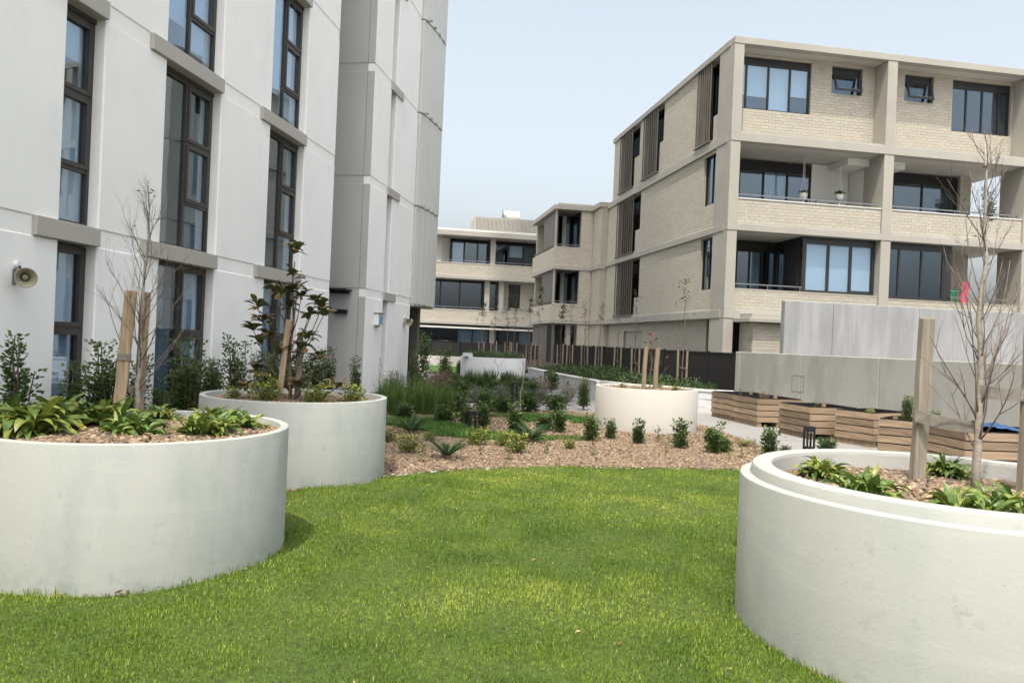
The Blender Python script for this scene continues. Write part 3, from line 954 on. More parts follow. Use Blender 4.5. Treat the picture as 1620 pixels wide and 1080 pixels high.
# ---- the lower wing with corner balconies at the far end of the side
DX0, DX1, DY0, DY1 = -2.5, -0.35, 16.6, 23.0
bx('wing_roof', 'beige_conc', FF, DX0 - 0.1, 1.0, -DY1 - 0.2, -DY0 + 0.12, 9.10, 9.36, bevel=0.01)
bx('wing_roof_capping', 'beige_conc', FF, DX0 + 0.2, 1.0, -DY1, -DY0 - 0.2, 9.361, 9.50)
bx('wing_roof', 'beige_conc', FF, -0.45, 2.0, -DY0 + 0.12, -14.9, 9.10, 9.36)
for z0, z1 in ((5.72, 5.95), (2.68, 2.90)):
    bx('wing_slab', 'beige_conc', FF, DX0 - 0.06, 1.0, -DY1 - 0.1, -DY0 + 0.06, z0, z1, bevel=0.01)
    bx('wing_slab', 'beige_conc', FF, -0.42, 1.0, -DY0 + 0.06, -14.9, z0, z1)
for z0, z1 in ((5.95, 6.98), (2.90, 3.78)):
    brick_wall(RB, FF, DX0, -1.0, z0, z1, -DY0, 0.2, tone=(0.45, 0.418, 0.35))
    brick_wall(RB, FS, DY0 + 0.01, DY1, z0, z1, -DX0 - 0.002, 0.2, tone=(0.45, 0.418, 0.35))
    bx('wing_capping', 'capping', FF, DX0 - 0.02, -1.0, -DY0 - 0.22, -DY0 + 0.02, z1, z1 + 0.03)
    rail(RB, FF, DX0 + 0.02, -1.02, -DY0 - 0.1, z1 + 0.16)
    rail(RB, FS, DY0 + 0.1, DY1, -DX0 - 0.1, z1 + 0.16)
for z0, z1 in ((5.95, 9.10), (2.90, 5.72), (-0.05, 2.68)):
    brick_wall(RB, FF, -1.0, -0.3, z0, z1, -DY0 + 0.01, 0.3, tone=(0.45, 0.418, 0.35))
    brick_wall(RB, FS, 14.95, DY0 - 0.02, z0, z1, 0.3, 0.8, tone=(0.45, 0.418, 0.35))
    bx('wing_end_wall', 'mortar', FF, -2.3, 0.5, -DY1, -DY1 + 0.25, z0, z1)
for z0, z1 in ((6.98, 9.10), (3.78, 5.72)):
    window(RB, FF, -2.0, -1.0, z0 - 0.9, z1, -DY0 - 2.4, [(0, 0.5, 0, 1), (0.5, 1, 0, 1)], 'black', 'glass', 0.06, 0.08, 1.2, {1: (1.0, 'curtain')}, name='sliding_doors')
    Fin = Fr(FF.P(-1.0, 0, 0)[:2], e2, (-e1[0], -e1[1]))
    window(RB, Fin, DY0 + 0.3, DY1 - 1, z0 - 0.9, z1, 0.0, [(0, 0.33, 0, 1), (0.33, 0.66, 0, 1), (0.66, 1, 0, 1)], 'black', 'glass', 0.06, 0.08, 1.2, {0: (1.0, 'curtain')}, name='sliding_doors')
    bx('sliding_screen', 'screen', FS, DY0 + 0.06, DY0 + 3.6, -DX0 - 0.16, -DX0 - 0.10, z0 + 0.08, z1 - 0.05)
    bx('screen_post', 'beige_conc', FF, DX0 + 0.02, DX0 + 0.16, -DY0 - 0.2, -DY0 - 0.06, z0 + 0.03, z1)
    bx('wing_column', 'white_wall', FF, -1.62, -1.40, -DY0 - 2.3, -DY0 - 2.0, z0 - 0.9, z1)
window(RB, FF, -2.3, -1.0, 0.0, 2.6, -DY0 - 0.8, [(0, 0.5, 0, 1), (0.5, 1, 0, 1)], 'black', 'glass', 0.06, 0.08, 1.2, {}, name='sliding_doors')
bx('wing_column', 'beige_conc', FF, DX0 + 0.9, DX0 + 1.15, -DY0 - 0.5, -DY0 - 0.2, -0.05, 2.68)
bx('wing_ground_screen', 'screen', FS, DY0 + 0.4, DY1, -DX0 - 0.3, -DX0 - 0.2, -0.05, 2.68)

# ------------------------------------------------------------------ the building at the back
CB = thing('rear_apartment_building', 'three-storey cream brick apartment building closing the far end of the garden', 'building', (-5.69, 52, 0))
FC = Fr((0, 0), e1, (-e2[0], -e2[1]))
def cb(name, mat, *a, **k):
    return bx(name, mat, FC, *a, parent=CB, **k)
CX0, CX1 = -7.0, 9.5
cb('roof_slab', 'beige_conc', CX0, CX1, -14, 0.35, 8.66, 9.0, bevel=0.01)
cb('roof_capping', 'capping', CX0, CX1, -14, 0.15, 9.002, 9.14)
for z0, z1 in ((5.72, 5.95), (2.58, 2.78)):
    cb('slab', 'beige_conc', CX0, CX1, -6, 0.12, z0, z1, bevel=0.01)
for z0, z1 in ((5.95, 6.80), (2.78, 3.58)):
    brick_wall(CB, FC, CX0, CX1, z0, z1, 0.0, 0.25)
    cb('capping', 'capping', CX0, CX1, -0.28, 0.03, z1, z1 + 0.035)
    rail(CB, FC, -1, 8.5, -0.12, z1 + 0.2, 1.6)
for a in (-4.5, 0.28, 4.05, 8.2):
    cb('column', 'beige_conc', a, a + 0.34, -0.6, -0.27, 6.80, 8.66)
for a in (-4.5, 3.75, 4.75, 8.2):
    cb('column', 'beige_conc', a, a + 0.34, -0.6, -0.27, 3.58, 5.72)
cb('rear_body', 'white_wall', CX0, CX1, -13.5, -4.2, -0.05, 8.66)
window(CB, FC, -6.0, 0.4, 5.95, 8.6, -1.6, [(0, 0.25, 0, 1), (0.25, 0.5, 0, 1), (0.5, 0.75, 0, 1), (0.75, 1, 0, 1)], 'charcoal', 'glass_blue', 0.1, 0.1, 1.8, {}, name='sliding_doors')
cb('balcony_wall', 'white_wall', 0.4, 1.3, -1.9, -1.6, 5.95, 8.66)
window(CB, FC, 1.3, 4.1, 5.95, 8.5, -1.4, [(0.04, 0.36, 0, 1), (0.36, 0.70, 0, 1), (0.70, 0.96, 0, 1)], 'charcoal', 'glass_blue', 0.12, 0.1, 1.8, {0: 0.9}, name='sliding_doors')
window(CB, FC, 4.4, 9.3, 5.95, 8.5, -1.4, [(0, 0.22, 0, 1), (0.22, 0.44, 0, 1), (0.44, 0.72, 0, 1), (0.72, 1, 0, 1)], 'charcoal', 'glass_blue', 0.12, 0.1, 1.8, {1: 0.35}, name='sliding_doors')
window(CB, FC, -2.5, 3.7, 2.80, 5.65, -1.2, [(0, 0.28, 0, 1), (0.28, 0.52, 0, 1), (0.52, 0.74, 0, 1), (0.74, 1, 0, 1)], 'charcoal', 'glass_blue', 0.1, 0.1, 1.8, {}, name='sliding_doors')
window(CB, FC, 4.1, 4.75, 2.80, 5.6, -1.0, [(0, 1, 0, 1)], 'charcoal', 'glass_blue', 0.08, 0.1, 1.8, {}, name='balcony_door')
brick_wall(CB, FC, 5.05, 9.4, 2.78, 5.72, -0.75, 0.3, [(5.5, 6.35, 3.9, 5.62)])
window(CB, FC, 5.5, 6.35, 3.9, 5.62, -0.8, [(0, 1, 0, 1)], 'charcoal', 'glass_blue', 0.1, 0.08, 1.0, {})
cb('awning_cassette', 'capping', -1.2, 8.6, 0.0, 0.22, 2.30, 2.40)
for a, b in ((-1.6, 4.25), (4.6, 9.0)):
    window(CB, FC, a, b, 0.95, 2.28, -0.9, [(0, 0.2, 0, 1), (0.2, 0.4, 0, 1), (0.4, 0.62, 0, 1), (0.62, 0.8, 0, 1), (0.8, 1, 0, 1)], 'black', 'glass_blue', 0.06, 0.08, 1.6, {3: (1.0, 'curtain'), 4: (1.0, 'curtain')} if a < 0 else {2: (0.8, 'curtain')})
    cb('cladding_base', 'fin', a, b, -1.1, -0.85, -0.05, 0.94)
cb('column', 'beige_conc', 4.27, 4.6, -0.95, -0.5, -0.05, 2.58)
# roof plant enclosure of upright louvres and its exhaust drum
enc = bx('plant_enclosure', 'plant_screen', FC, 3.3, 9.3, -6.6, -4.0, 9.0, 10.75, parent=CB)
lv = MB()
for k in range(60):
    s = 3.32 + 0.1 * k
    lv.box(FC, s, s + 0.05, -3.998, -3.90, 9.1, 10.72)
for k in range(26):
    lv.box(FC, 3.25, 3.298, -4.05 - 0.1 * k, -4.0 - 0.1 * k, 9.1, 10.72)
lv.build('louvre_blades', 'plant_screen', enc, kind='stuff')
dm = MB()
dm.tube([FC.P(5.55, -5.0, 11.05), FC.P(6.75, -5.0, 11.05)], 0.42, 20)
dm.build('exhaust_drum', 'capping', CB, smooth=False)
for s in (5.5, 5.62):
    dm = MB()
    dm.tube([FC.P(s, -5.0, 11.05), FC.P(s + 0.05, -5.0, 11.05)], 0.46, 20)
    dm.build('drum_flange', 'metal', CB)

# ------------------------------------------------------------------ precast walls, fences, retaining wall
def panel_wall(name, label, start, dirn, widths, z0, z1, th, mat, cap=None):
    t = thing(name, label, 'wall', (start[0], start[1], 0))
    f = Fr((0, 0), dirn, (dirn[1], -dirn[0]))
    s = 0.0
    for w in widths:
        m = MB()
        m.box(f, s + 0.007, s + w - 0.007, -th, 0.0, z0, z1)
        m.build('precast_panel', mat, t, bevel=0.012)
        m = MB()
        m.box(f, s + w - 0.008, s + w + 0.008, -th + 0.03, -0.03, z0, z1 - 0.03)
        m.build('joint_seal', 'beige_conc', t)
        s += w
    return t, f
lw, lf = panel_wall('precast_wall', 'low weathered grey precast concrete wall running behind the wooden crates', (6.05, 20.5), (0.338, -0.941), [0.2, 2.35, 2.35, 2.35, 2.35, 2.35], -0.05, 1.53, 0.18, 'conc_dark')
m = MB()       # the square lid sawn into the wall
for a, b, c, e in ((2.25, 2.27, 0.62, 1.02), (2.66, 2.68, 0.62, 1.02), (2.27, 2.66, 1.0, 1.02), (2.27, 2.66, 0.62, 0.64)):
    m.box(lf, a, b, -0.01, 0.002, c, e)
m.build('sawn_outline', 'strap', lw)
uw, uf = panel_wall('precast_wall', 'tall pale streaked precast concrete wall below the brick balconies', (8.22, 23.0), (0.986, 0.168), [1.62, 2.95, 2.95, 2.95, 2.95], -0.05, 3.14, 0.22, 'conc_light')

FENCE_A = RB.location.xy + Vector(e1) * -2.2 + Vector(e2) * -5.55
ft = thing('panel_fence', 'charcoal metal panel fence along the side of the brick block', 'fence', (FENCE_A.x, FENCE_A.y, 0))
ff = Fr((0, 0), e2, (-e1[0], -e1[1]))
def fence_panel_mesh(w, z0, z1):
    m = MB()
    m.box(ID, 0.03, w - 0.03, -0.012, 0.0, z0, z1)
    n = int(w / 0.09)
    for k in range(n):
        x = 0.05 + (w - 0.1) * (k + 0.5) / n
        m.box(ID, x - 0.014, x + 0.014, 0.0, 0.010, z0 + 0.03, z1 - 0.03)
    m.box(ID, 0.03, w - 0.03, -0.02, 0.018, z1 - 0.03, z1 + 0.01)
    return m.mesh('fence_panel', 'fence')
fpm = fence_panel_mesh(1.8, 0.42, 1.48)
pm = MB().box(ID, -0.03, 0.03, -0.03, 0.03, 0.0, 1.52).mesh('fence_post', 'black')
ang = math.atan2(e2[1], e2[0])
for k in range(14):
    inst('fence_panel', fpm, ft, ff.P(1.8 * k, 0, 0), (0, 0, ang))
    inst('post', pm, ft, ff.P(1.8 * k, 0.0, 0), (0, 0, ang))
inst('post', pm, ft, ff.P(1.8 * 14, 0, 0), (0, 0, ang))
f2 = thing('slatted_fence', 'low dark slatted fence in front of the far building ground floor', 'fence', (-6.8, 47.0, 0))
spm = fence_panel_mesh(1.8, 0.45, 1.35)
for k in range(5):
    inst('fence_panel', spm, f2, (1.8 * k, 0, 0), (0, 0, 0.0))
    inst('post', pm, f2, (1.8 * k, -0.02, -0.12))
inst('post', pm, f2, (9.0, -0.02, -0.12))

# white block retaining wall, block by block
rw = thing('retaining_wall', 'curved white painted block retaining wall of the raised tree bed', 'wall', (RW[3][0], RW[3][1], 0))
ox, oy = RW[3]
blk = MB().box(ID, 0.006, 0.394, -0.08, 0.08, 0.006, 0.184).mesh('block', 'block')
def arc_points(pl, step):
    out = []
    seg = [(math.hypot(b[0] - a[0], b[1] - a[1]), a, b) for a, b in zip(pl, pl[1:])]
    tot = sum(s[0] for s in seg)
    d = 0.0
    while d < tot:
        r = d
        for L, a, b in seg:
            if r <= L:
                t = r / L
                out.append((a[0] + (b[0] - a[0]) * t, a[1] + (b[1] - a[1]) * t, math.atan2(b[1] - a[1], b[0] - a[0])))
                break
            r -= L
        d += step
    return out
AP = arc_points(RW, 0.4)
for c in range(3):
    for x, y, a in (AP if c % 2 == 0 else arc_points([(RW[0][0] - 0.1, RW[0][1] + 0.2)] + RW, 0.4)[:len(AP)]):
        inst('block', blk, rw, (x - ox, y - oy, -0.05 + 0.19 * c), (0, 0, a))
core_m = MB()
for (x, y, a), (x2, y2, a2) in zip(AP, AP[1:]):
    f = Fr((x - ox, y - oy), (math.cos(a), math.sin(a)), (-math.sin(a), math.cos(a)))
    core_m.box(f, 0.0, 0.4, -0.070, 0.070, -0.05, 0.52)
core_m.build('mortar_core', 'block', rw)
cm = MB().box(ID, 0.0, 0.405, -0.1, 0.1, 0.0, 0.05).mesh('coping', 'capping')
for x, y, a in AP:
    inst('coping', cm, rw, (x - ox, y - oy, 0.522), (0, 0, a))
# small recessed step lights in the wall face
for k in (6, 11, 15):
    x, y, a = AP[k]
    tl = thing('step_light', ['square black step light in the white block wall, left of two', 'square black step light in the white block wall, right of two', 'square black step light in the white block wall beside the far planter'][(6, 11, 15).index(k)], 'light', (x, y, 0.32), a, group='step lights in the block wall')
    m = MB()
    m.box(ID, 0.1, 0.22, -0.10, -0.07, -0.06, 0.06)
    m.build('housing', 'black', tl, bevel=0.005)
    m = MB()
    m.box(ID, 0.115, 0.205, -0.106, -0.099, -0.045, -0.01)
    m.build('lens', 'metal', tl)
# cream block wall far left
fw = thing('block_wall', 'low cream block garden wall by the short turf in front of the far building', 'wall', (-5.4, 44.0, 0))
cblk = MB().box(ID, 0.006, 0.394, -0.1, 0.1, 0.006, 0.184).mesh('block', 'cream_block')
for c in range(3):
    for k in range(10):
        inst('block', cblk, fw, (0.4 * k + (0.2 if c % 2 else 0), 0, -0.03 + 0.19 * c))
m = MB()
m.box(ID, 0, 4.2, -0.09, 0.09, -0.05, 0.54)
m.build('mortar_core', 'cream_block', fw)
m = MB()
m.prism(ID, [(0, 0.1), (4.2, 0.1), (4.0, 2.6), (-0.6, 2.6)], -0.05, 0.45)
m.build('bed_soil', 'soil', fw)

# ------------------------------------------------------------------ round planters
def planter(key, name, label, prof, mat, top, soil_r, rim='planter'):
    x, y, r = PLANTERS[key]
    t = thing(name, label, 'planter', (x, y, 0), group=None)
    MB().lathe(prof, 128).build('ring', mat, t, smooth=True)
    m = MB()
    n = 72
    m.add([(soil_r * math.cos(2 * math.pi * k / n), soil_r * math.sin(2 * math.pi * k / n), top) for k in range(n)], [tuple(range(n))])
    m.build('soil', 'gravel', t)
    o = t.children[0]
    es = o.modifiers.new('split', 'EDGE_SPLIT')
    es.split_angle = R(35)
    return t
def ring(r, h, th, b=0.006, zb=-0.05):
    return [(r, zb), (r, h - b), (r - b * 0.4, h - b * 0.3), (r - b, h), (r - th + b, h), (r - th + b * 0.3, h - b * 0.4), (r - th, h - b), (r - th, zb)]
planter('left', 'round_planter', 'large white concrete ring planter at left front holding a bare staked tree', ring(1.0, 0.875, 0.06), 'planter', 0.80, 0.945)
planter('mid', 'round_planter', 'white concrete ring planter holding the magnolia, behind the left front planter', ring(0.98, 0.87, 0.06), 'planter', 0.79, 0.925)
planter('far', 'round_planter', 'cream concrete ring planter standing in the gravel beside the paved path', ring(0.95, 0.80, 0.06), 'planter_cream', 0.74, 0.895)
planter('right', 'round_planter', 'large white ring planter with a stepped rim at the right edge', [(1.15, -0.05), (1.15, 0.832), (1.147, 0.838), (1.142, 0.840), (1.096, 0.841), (1.092, 0.843), (1.082, 0.892), (1.079, 0.897), (1.073, 0.90), (0.978, 0.90), (0.973, 0.898), (0.97, 0.893), (0.97, -0.05)], 'planter', 0.765, 0.975)
planter('hedge', 'round_planter', 'pale grey ring planter overflowing with low hedge at the back of the garden', ring(1.22, 0.93, 0.08), 'planter_grey', 0.85, 1.15)
pb = thing('concrete_block', 'small grey concrete upstand on the back planter edge', 'block', (-1.62, 27.9, 0.93))
MB().box(ID, -0.16, 0.2, -0.14, 0.14, -0.01, 0.13).build('body', 'planter_grey', pb, bevel=0.01)
ub = thing('utility_box', 'green square utility box among the hedge of the back planter', 'box', (-0.42, 27.75, 0.85))
m = MB()
m.box(ID, -0.14, 0.14, -0.12, 0.12, 0.0, 0.22)
m.build('body', 'utility', ub, bevel=0.01)
m = MB()
m.box(ID, -0.15, 0.15, -0.13, 0.13, 0.221, 0.245)
m.build('lid', 'utility', ub, bevel=0.006)
# the inner faces of the right planter are bare concrete
x, y, r = PLANTERS['right']
t = [o for o in bpy.data.objects if o.type == 'EMPTY' and 'stepped rim' in o.get('label', '')][0]
MB().lathe([(0.968, 0.70), (0.968, 0.878)], 128, closed=False).build('inner_face', 'raw_inner', t, smooth=True)

# ------------------------------------------------------------------ pebbles and grass (uncountable)
ico_v = None
def ico():
    p = (1 + 5 ** 0.5) / 2
    v = np.array([(-1, p, 0), (1, p, 0), (-1, -p, 0), (1, -p, 0), (0, -1, p), (0, 1, p), (0, -1, -p), (0, 1, -p), (p, 0, -1), (p, 0, 1), (-p, 0, -1), (-p, 0, 1)], dtype=float)
    v /= np.linalg.norm(v[0])
    f = np.array([(0, 11, 5), (0, 5, 1), (0, 1, 7), (0, 7, 10), (0, 10, 11), (1, 5, 9), (5, 11, 4), (11, 10, 2), (10, 7, 6), (7, 1, 8), (3, 9, 4), (3, 4, 2), (3, 2, 6), (3, 6, 8), (3, 8, 9), (4, 9, 5), (2, 4, 11), (6, 2, 10), (8, 6, 7), (9, 8, 1)])
    return v, f
IV, IF = ico()
PAL = np.array((0.69, 0.65, 0.54)) * np.array([(0.36, 0.25, 0.17), (0.26, 0.185, 0.14), (0.44, 0.345, 0.25), (0.19, 0.145, 0.12), (0.30, 0.20, 0.15), (0.50, 0.42, 0.33), (0.23, 0.17, 0.15), (0.33, 0.245, 0.18), (0.15, 0.12, 0.105)])
def pebbles(name, x, y, z, size, label, group=None, flat=0.55):
    n = len(x)
    s = size * nrs.uniform(0.65, 1.35, n)
    V = np.repeat(IV[None], n, 0) * nrs.uniform(0.86, 1.14, (n, 12, 1))
    sc = np.stack([s * nrs.uniform(0.9, 1.35, n), s * nrs.uniform(0.65, 0.95, n), s * flat * nrs.uniform(0.8, 1.25, n)], -1)
    V = V * sc[:, None, :]
    tx = nrs.normal(0, 0.45, n)
    c, sn = np.cos(tx)[:, None], np.sin(tx)[:, None]
    V[..., 1], V[..., 2] = V[..., 1] * c - V[..., 2] * sn, V[..., 1] * sn + V[..., 2] * c
    a = nrs.uniform(0, 6.283, n)
    c, sn = np.cos(a)[:, None], np.sin(a)[:, None]
    V[..., 0], V[..., 1] = V[..., 0] * c - V[..., 1] * sn, V[..., 0] * sn + V[..., 1] * c
    V += np.stack([x, y, z + nrs.uniform(-0.2, 0.5, n) * size * 0.8], -1)[:, None, :]
    Fc = (IF[None] + 12 * np.arange(n)[:, None, None]).reshape(-1, 3)
    col = PAL[nrs.randint(0, len(PAL), n)] * nrs.uniform(0.75, 1.2, (n, 1))
    me = npmesh(name, V.reshape(-1, 3), Fc, 'pebble', np.repeat(col, 12, 0), smooth=True)
    o = link(bpy.data.objects.new(name, me))
    return tag(o, label, 'pebbles', group, 'stuff')
def disc(n, cx, cy, r):
    rr = r * np.sqrt(nrs.rand(n))
    a = nrs.rand(n) * 6.2832
    return cx + rr * np.cos(a), cy + rr * np.sin(a)
for key, n, z, r, sz, lb in (('left', 5600, 0.815, 0.935, 0.019, 'brown river pebbles filling the left front planter'), ('right', 5200, 0.780, 0.965, 0.0205, 'brown river pebbles filling the stepped planter on the right'), ('mid', 2600, 0.80, 0.915, 0.022, 'brown river pebbles around the magnolia'), ('far', 1100, 0.745, 0.885, 0.026, 'dry mulch and pebbles in the cream planter')):
    px, py = disc(n, PLANTERS[key][0], PLANTERS[key][1], r)
    rad = np.hypot(px - PLANTERS[key][0], py - PLANTERS[key][1])
    pebbles('pebble_mulch', px, py, z + 0.018 * (vnoise(px * 3 + 20, py * 3 + 20, 9) - 0.5) + 0.02 * (1 - (rad / r) ** 2), sz, lb)
def scatter(poly, dens, ylo=-9, yhi=99, mask=None):
    xs, ys = [p[0] for p in poly], [p[1] for p in poly]
    x0, x1, y0, y1 = min(xs), max(xs), max(min(ys), ylo), min(max(ys), yhi)
    n = int((x1 - x0) * (y1 - y0) * dens)
    x, y = nrs.uniform(x0, x1, n), nrs.uniform(y0, y1, n)
    k = in_poly(x, y, poly)
    for cx_, cy_, r_ in PLANTERS.values():
        k &= np.hypot(x - cx_, y - cy_) > r_ - 0.01
    if mask is not None:
        k &= mask(x, y)
    return x[k], y[k]
vis = lambda x, y: (x > -0.24 * y - 0.5)
x1_, y1_ = scatter(bed_front, 1900, 7.0, 12.2, vis)
x2_, y2_ = scatter(bed_front, 1000, 12.2, 17.2, vis)
x3_, y3_ = scatter(bed_back, 170, 17, 24)
x4_, y4_ = scatter(bed_front, 130, 6, 18, lambda x, y: ~vis(x, y))
pebbles('gravel_stones', np.r_[x1_, x2_, x3_, x4_], np.r_[y1_, y2_, y3_, y4_], np.full(len(x1_) + len(x2_) + len(x3_) + len(x4_), 0.03), 0.0175, 'pinkish brown gravel stones covering the garden bed')

def blades(name, x, y, z, length, width, cols, label, lean=0.55, cat='grass', mat='blade', parent=None, curl=0.5):
    n = len(x)
    L = length * nrs.uniform(0.6, 1.25, n)
    W = width * nrs.uniform(0.7, 1.3, n)
    a = nrs.uniform(0, 6.2832, n)
    ln = np.abs(nrs.normal(0, lean, n))
    dx, dy = np.cos(a), np.sin(a)
    px, py = -dy, dx
    V = np.zeros((n, 5, 3))
    for i, (t, wf) in enumerate(((0, 1.0), (0, -1.0), (0.55, 0.8), (0.55, -0.8), (1.0, 0.0))):
        an = ln * (0.55 + curl * t)
        V[:, i, 0] = x + dx * np.sin(an) * L * t + px * W * wf * 0.5
        V[:, i, 1] = y + dy * np.sin(an) * L * t + py * W * wf * 0.5
        V[:, i, 2] = z + np.cos(np.minimum(an, 1.5)) * L * t
    base = 5 * np.arange(n)
    T = np.concatenate([np.stack([base, base + 1, base + 2], -1), np.stack([base + 1, base + 3, base + 2], -1), np.stack([base + 2, base + 3, base + 4], -1)])
    me = npmesh(name, V.reshape(-1, 3), T, mat, np.repeat(cols, 5, 0))
    o = link(bpy.data.objects.new(name, me), parent)
    if parent is None:
        tag(o, label, cat, None, 'stuff')
    return o
def lawn_cols(x, y):
    p = vnoise(x * 1.1 + 30, y * 1.1 + 30, 21)
    p2 = vnoise(x * 3.6 + 50, y * 3.6 + 50, 22)
    k = np.clip(0.55 * p + 0.45 * p2 + nrs.normal(0, 0.16, len(x)), 0, 1)[:, None]
    dark, mid, pale = np.array((0.055, 0.12, 0.009)), np.array((0.17, 0.262, 0.021)), np.array((0.40, 0.45, 0.08))
    c = np.where(k < 0.5, dark + (mid - dark) * k * 2, mid + (pale - mid) * (k - 0.5) * 2)
    dry = nrs.rand(len(x)) < 0.02
    c[dry] = np.array((0.42, 0.36, 0.17))
    return c * nrs.uniform(0.6, 1.3, (len(x), 1))
fr_ = lambda x, y: np.abs(x) < 0.72 * y + 0.5
fr_out = lambda x, y: ~fr_(x, y)
gl = [scatter(lawn_poly, 14000, 2.0, 4.2, fr_), scatter(lawn_poly, 9500, 4.2, 6.2, fr_), scatter(lawn_poly, 6000, 6.2, 10, fr_), scatter(lawn_poly, 900, 0.5, 9.5, fr_out)]
wd = [0.0034, 0.0040, 0.0052, 0.007]
gxx, gyy = np.concatenate([g[0] for g in gl]), np.concatenate([g[1] for g in gl])
gww = np.concatenate([np.full(len(g[0]), w) for g, w in zip(gl, wd)])
tuft = 0.6 + 0.9 * vnoise(gxx * 4 + 10, gyy * 4 + 10, 31)
near_wall = np.full(len(gxx), 9.0)
for cx_, cy_, r_ in PLANTERS.values():
    near_wall = np.minimum(near_wall, np.hypot(gxx - cx_, gyy - cy_) - r_)
tuft *= 1 + 1.1 * np.exp(-near_wall / 0.035)      # the mower leaves longer grass along the planter walls
blades('lawn_grass', gxx, gyy, hz(gxx, gyy) - 0.004, 0.0225 * tuft, gww, lawn_cols(gxx, gyy), 'short bright green lawn grass between the planters', 0.75)

# ------------------------------------------------------------------ plants
def strap_mesh(name, arch, wid, twist, mat):
    """one arching lance leaf of unit length, folded along its midrib"""
    m = MB()
    n = 7
    pts = []
    a = R(80)
    x = z = 0.0
    for i in range(n + 1):
        t = i / n
        pts.append((x, z, a))
        x += math.cos(a) / n
        z += math.sin(a) / n
        a -= R(arch) / n * (0.6 + 0.8 * t)
    vs, fs = [], []
    for i, (x, z, a) in enumerate(pts):
        t = i / n
        w = wid * (0.10 + 0.90 * math.sin(math.pi * t ** 1.15) ** 0.9) * (1 if i < n else 0.1)
        wav = 0.012 * math.sin(i * 2.4 + twist)
        nx, nz = -math.sin(a), math.cos(a)
        lift = 0.28 * w
        vs += [(x + nx * lift + wav, -w, z + nz * lift), (x, 0.0, z), (x + nx * lift - wav, w, z + nz * lift)]
        if i:
            b = 3 * i
            fs += [(b - 3, b - 2, b + 1, b), (b - 2, b - 1, b + 2, b + 1)]
    m.add(vs, fs)
    return m.mesh(name, mat, True)
STRAPS = [strap_mesh('leaf', ar, w, k, 'strap_leaf') for k, (ar, w) in enumerate(((70, 0.10), (100, 0.115), (130, 0.105), (160, 0.12), (115, 0.09), (185, 0.105)))]
STRAPS_P = [strap_mesh('leaf', ar, w, k, 'strap_leaf_pale') for k, (ar, w) in enumerate(((85, 0.105), (120, 0.12), (145, 0.11), (175, 0.12), (130, 0.10)))]
YEL = strap_mesh('leaf', 160, 0.11, 3, 'yellow_leaf')
def strap_plant(label, x, y, z, n, size, pale=0.3, spread=0.10, seed=0, yellow=1, group='leafy strap plants in the round planters'):
    rr = random.Random(seed)
    t = thing('strap_leaf_plant', label, 'plant', (x, y, z), group=group)
    crowns = [(rr.uniform(0, 6.283), spread * math.sqrt(rr.random())) for _ in range(max(2, n // 22))]
    for i in range(n):
        ca, cr_ = crowns[i % len(crowns)]
        a = rr.uniform(0, 6.283)
        rad = 0.035 * math.sqrt(rr.random())
        bx_, by_ = cr_ * math.cos(ca), cr_ * math.sin(ca)
        me = rr.choice(STRAPS_P if rr.random() < pale else STRAPS)
        if i < yellow:
            me = YEL
        s = size * rr.uniform(0.65, 1.1)
        pa = a + rr.uniform(-0.5, 0.5)
        inst('leaf', me, t, (bx_ + rad * math.cos(a), by_ + rad * math.sin(a), rr.uniform(0, 0.03)), (rr.uniform(-0.45, 0.45), rr.uniform(-0.25, 0.75), pa), (s, s * rr.uniform(0.6, 1.0), s))
    return t
strap_plant('large pale strap-leaf clump at the left end of the left front planter', -3.08, 4.93, 0.80, 215, 0.332, 0.6, 0.24, 1, 3)
strap_plant('pale strap-leaf clump behind the big clump in the left front planter', -2.98, 5.45, 0.80, 127, 0.298, 0.5, 0.2, 2)
strap_plant('dark strap-leaf clump below the stakes in the left front planter', -2.52, 5.02, 0.80, 120, 0.224, 0.15, 0.11, 3)
strap_plant('small strap-leaf clump just behind the stakes of the left front planter', -2.72, 5.88, 0.80, 69, 0.190, 0.3, 0.1, 4)
strap_plant('frontmost of three strap-leaf clumps at the right of the left front planter', -2.08, 5.22, 0.80, 139, 0.215, 0.4, 0.11, 5)
strap_plant('rightmost of three strap-leaf clumps in the left front planter', -1.98, 5.60, 0.80, 106, 0.207, 0.25, 0.09, 6, 0)
strap_plant('rearmost of three strap-leaf clumps near the rim of the left front planter', -2.28, 5.85, 0.80, 93, 0.207, 0.5, 0.1, 7, 0)
strap_plant('strap-leaf clump nearest the left rim of the stepped planter', 1.88, 4.58, 0.775, 106, 0.183, 0.45, 0.09, 8, 0)
strap_plant('loose strap-leaf clump at the near rim of the stepped planter', 1.88, 3.98, 0.775, 96, 0.215, 0.2, 0.07, 9, 0)
strap_plant('strap-leaf clump at the back of the stepped planter behind the bare tree', 2.86, 4.92, 0.775, 93, 0.183, 0.3, 0.1, 10, 0)
strap_plant('big dense strap-leaf clump at the right front of the stepped planter', 2.36, 3.66, 0.775, 190, 0.207, 0.35, 0.22, 11, 0)

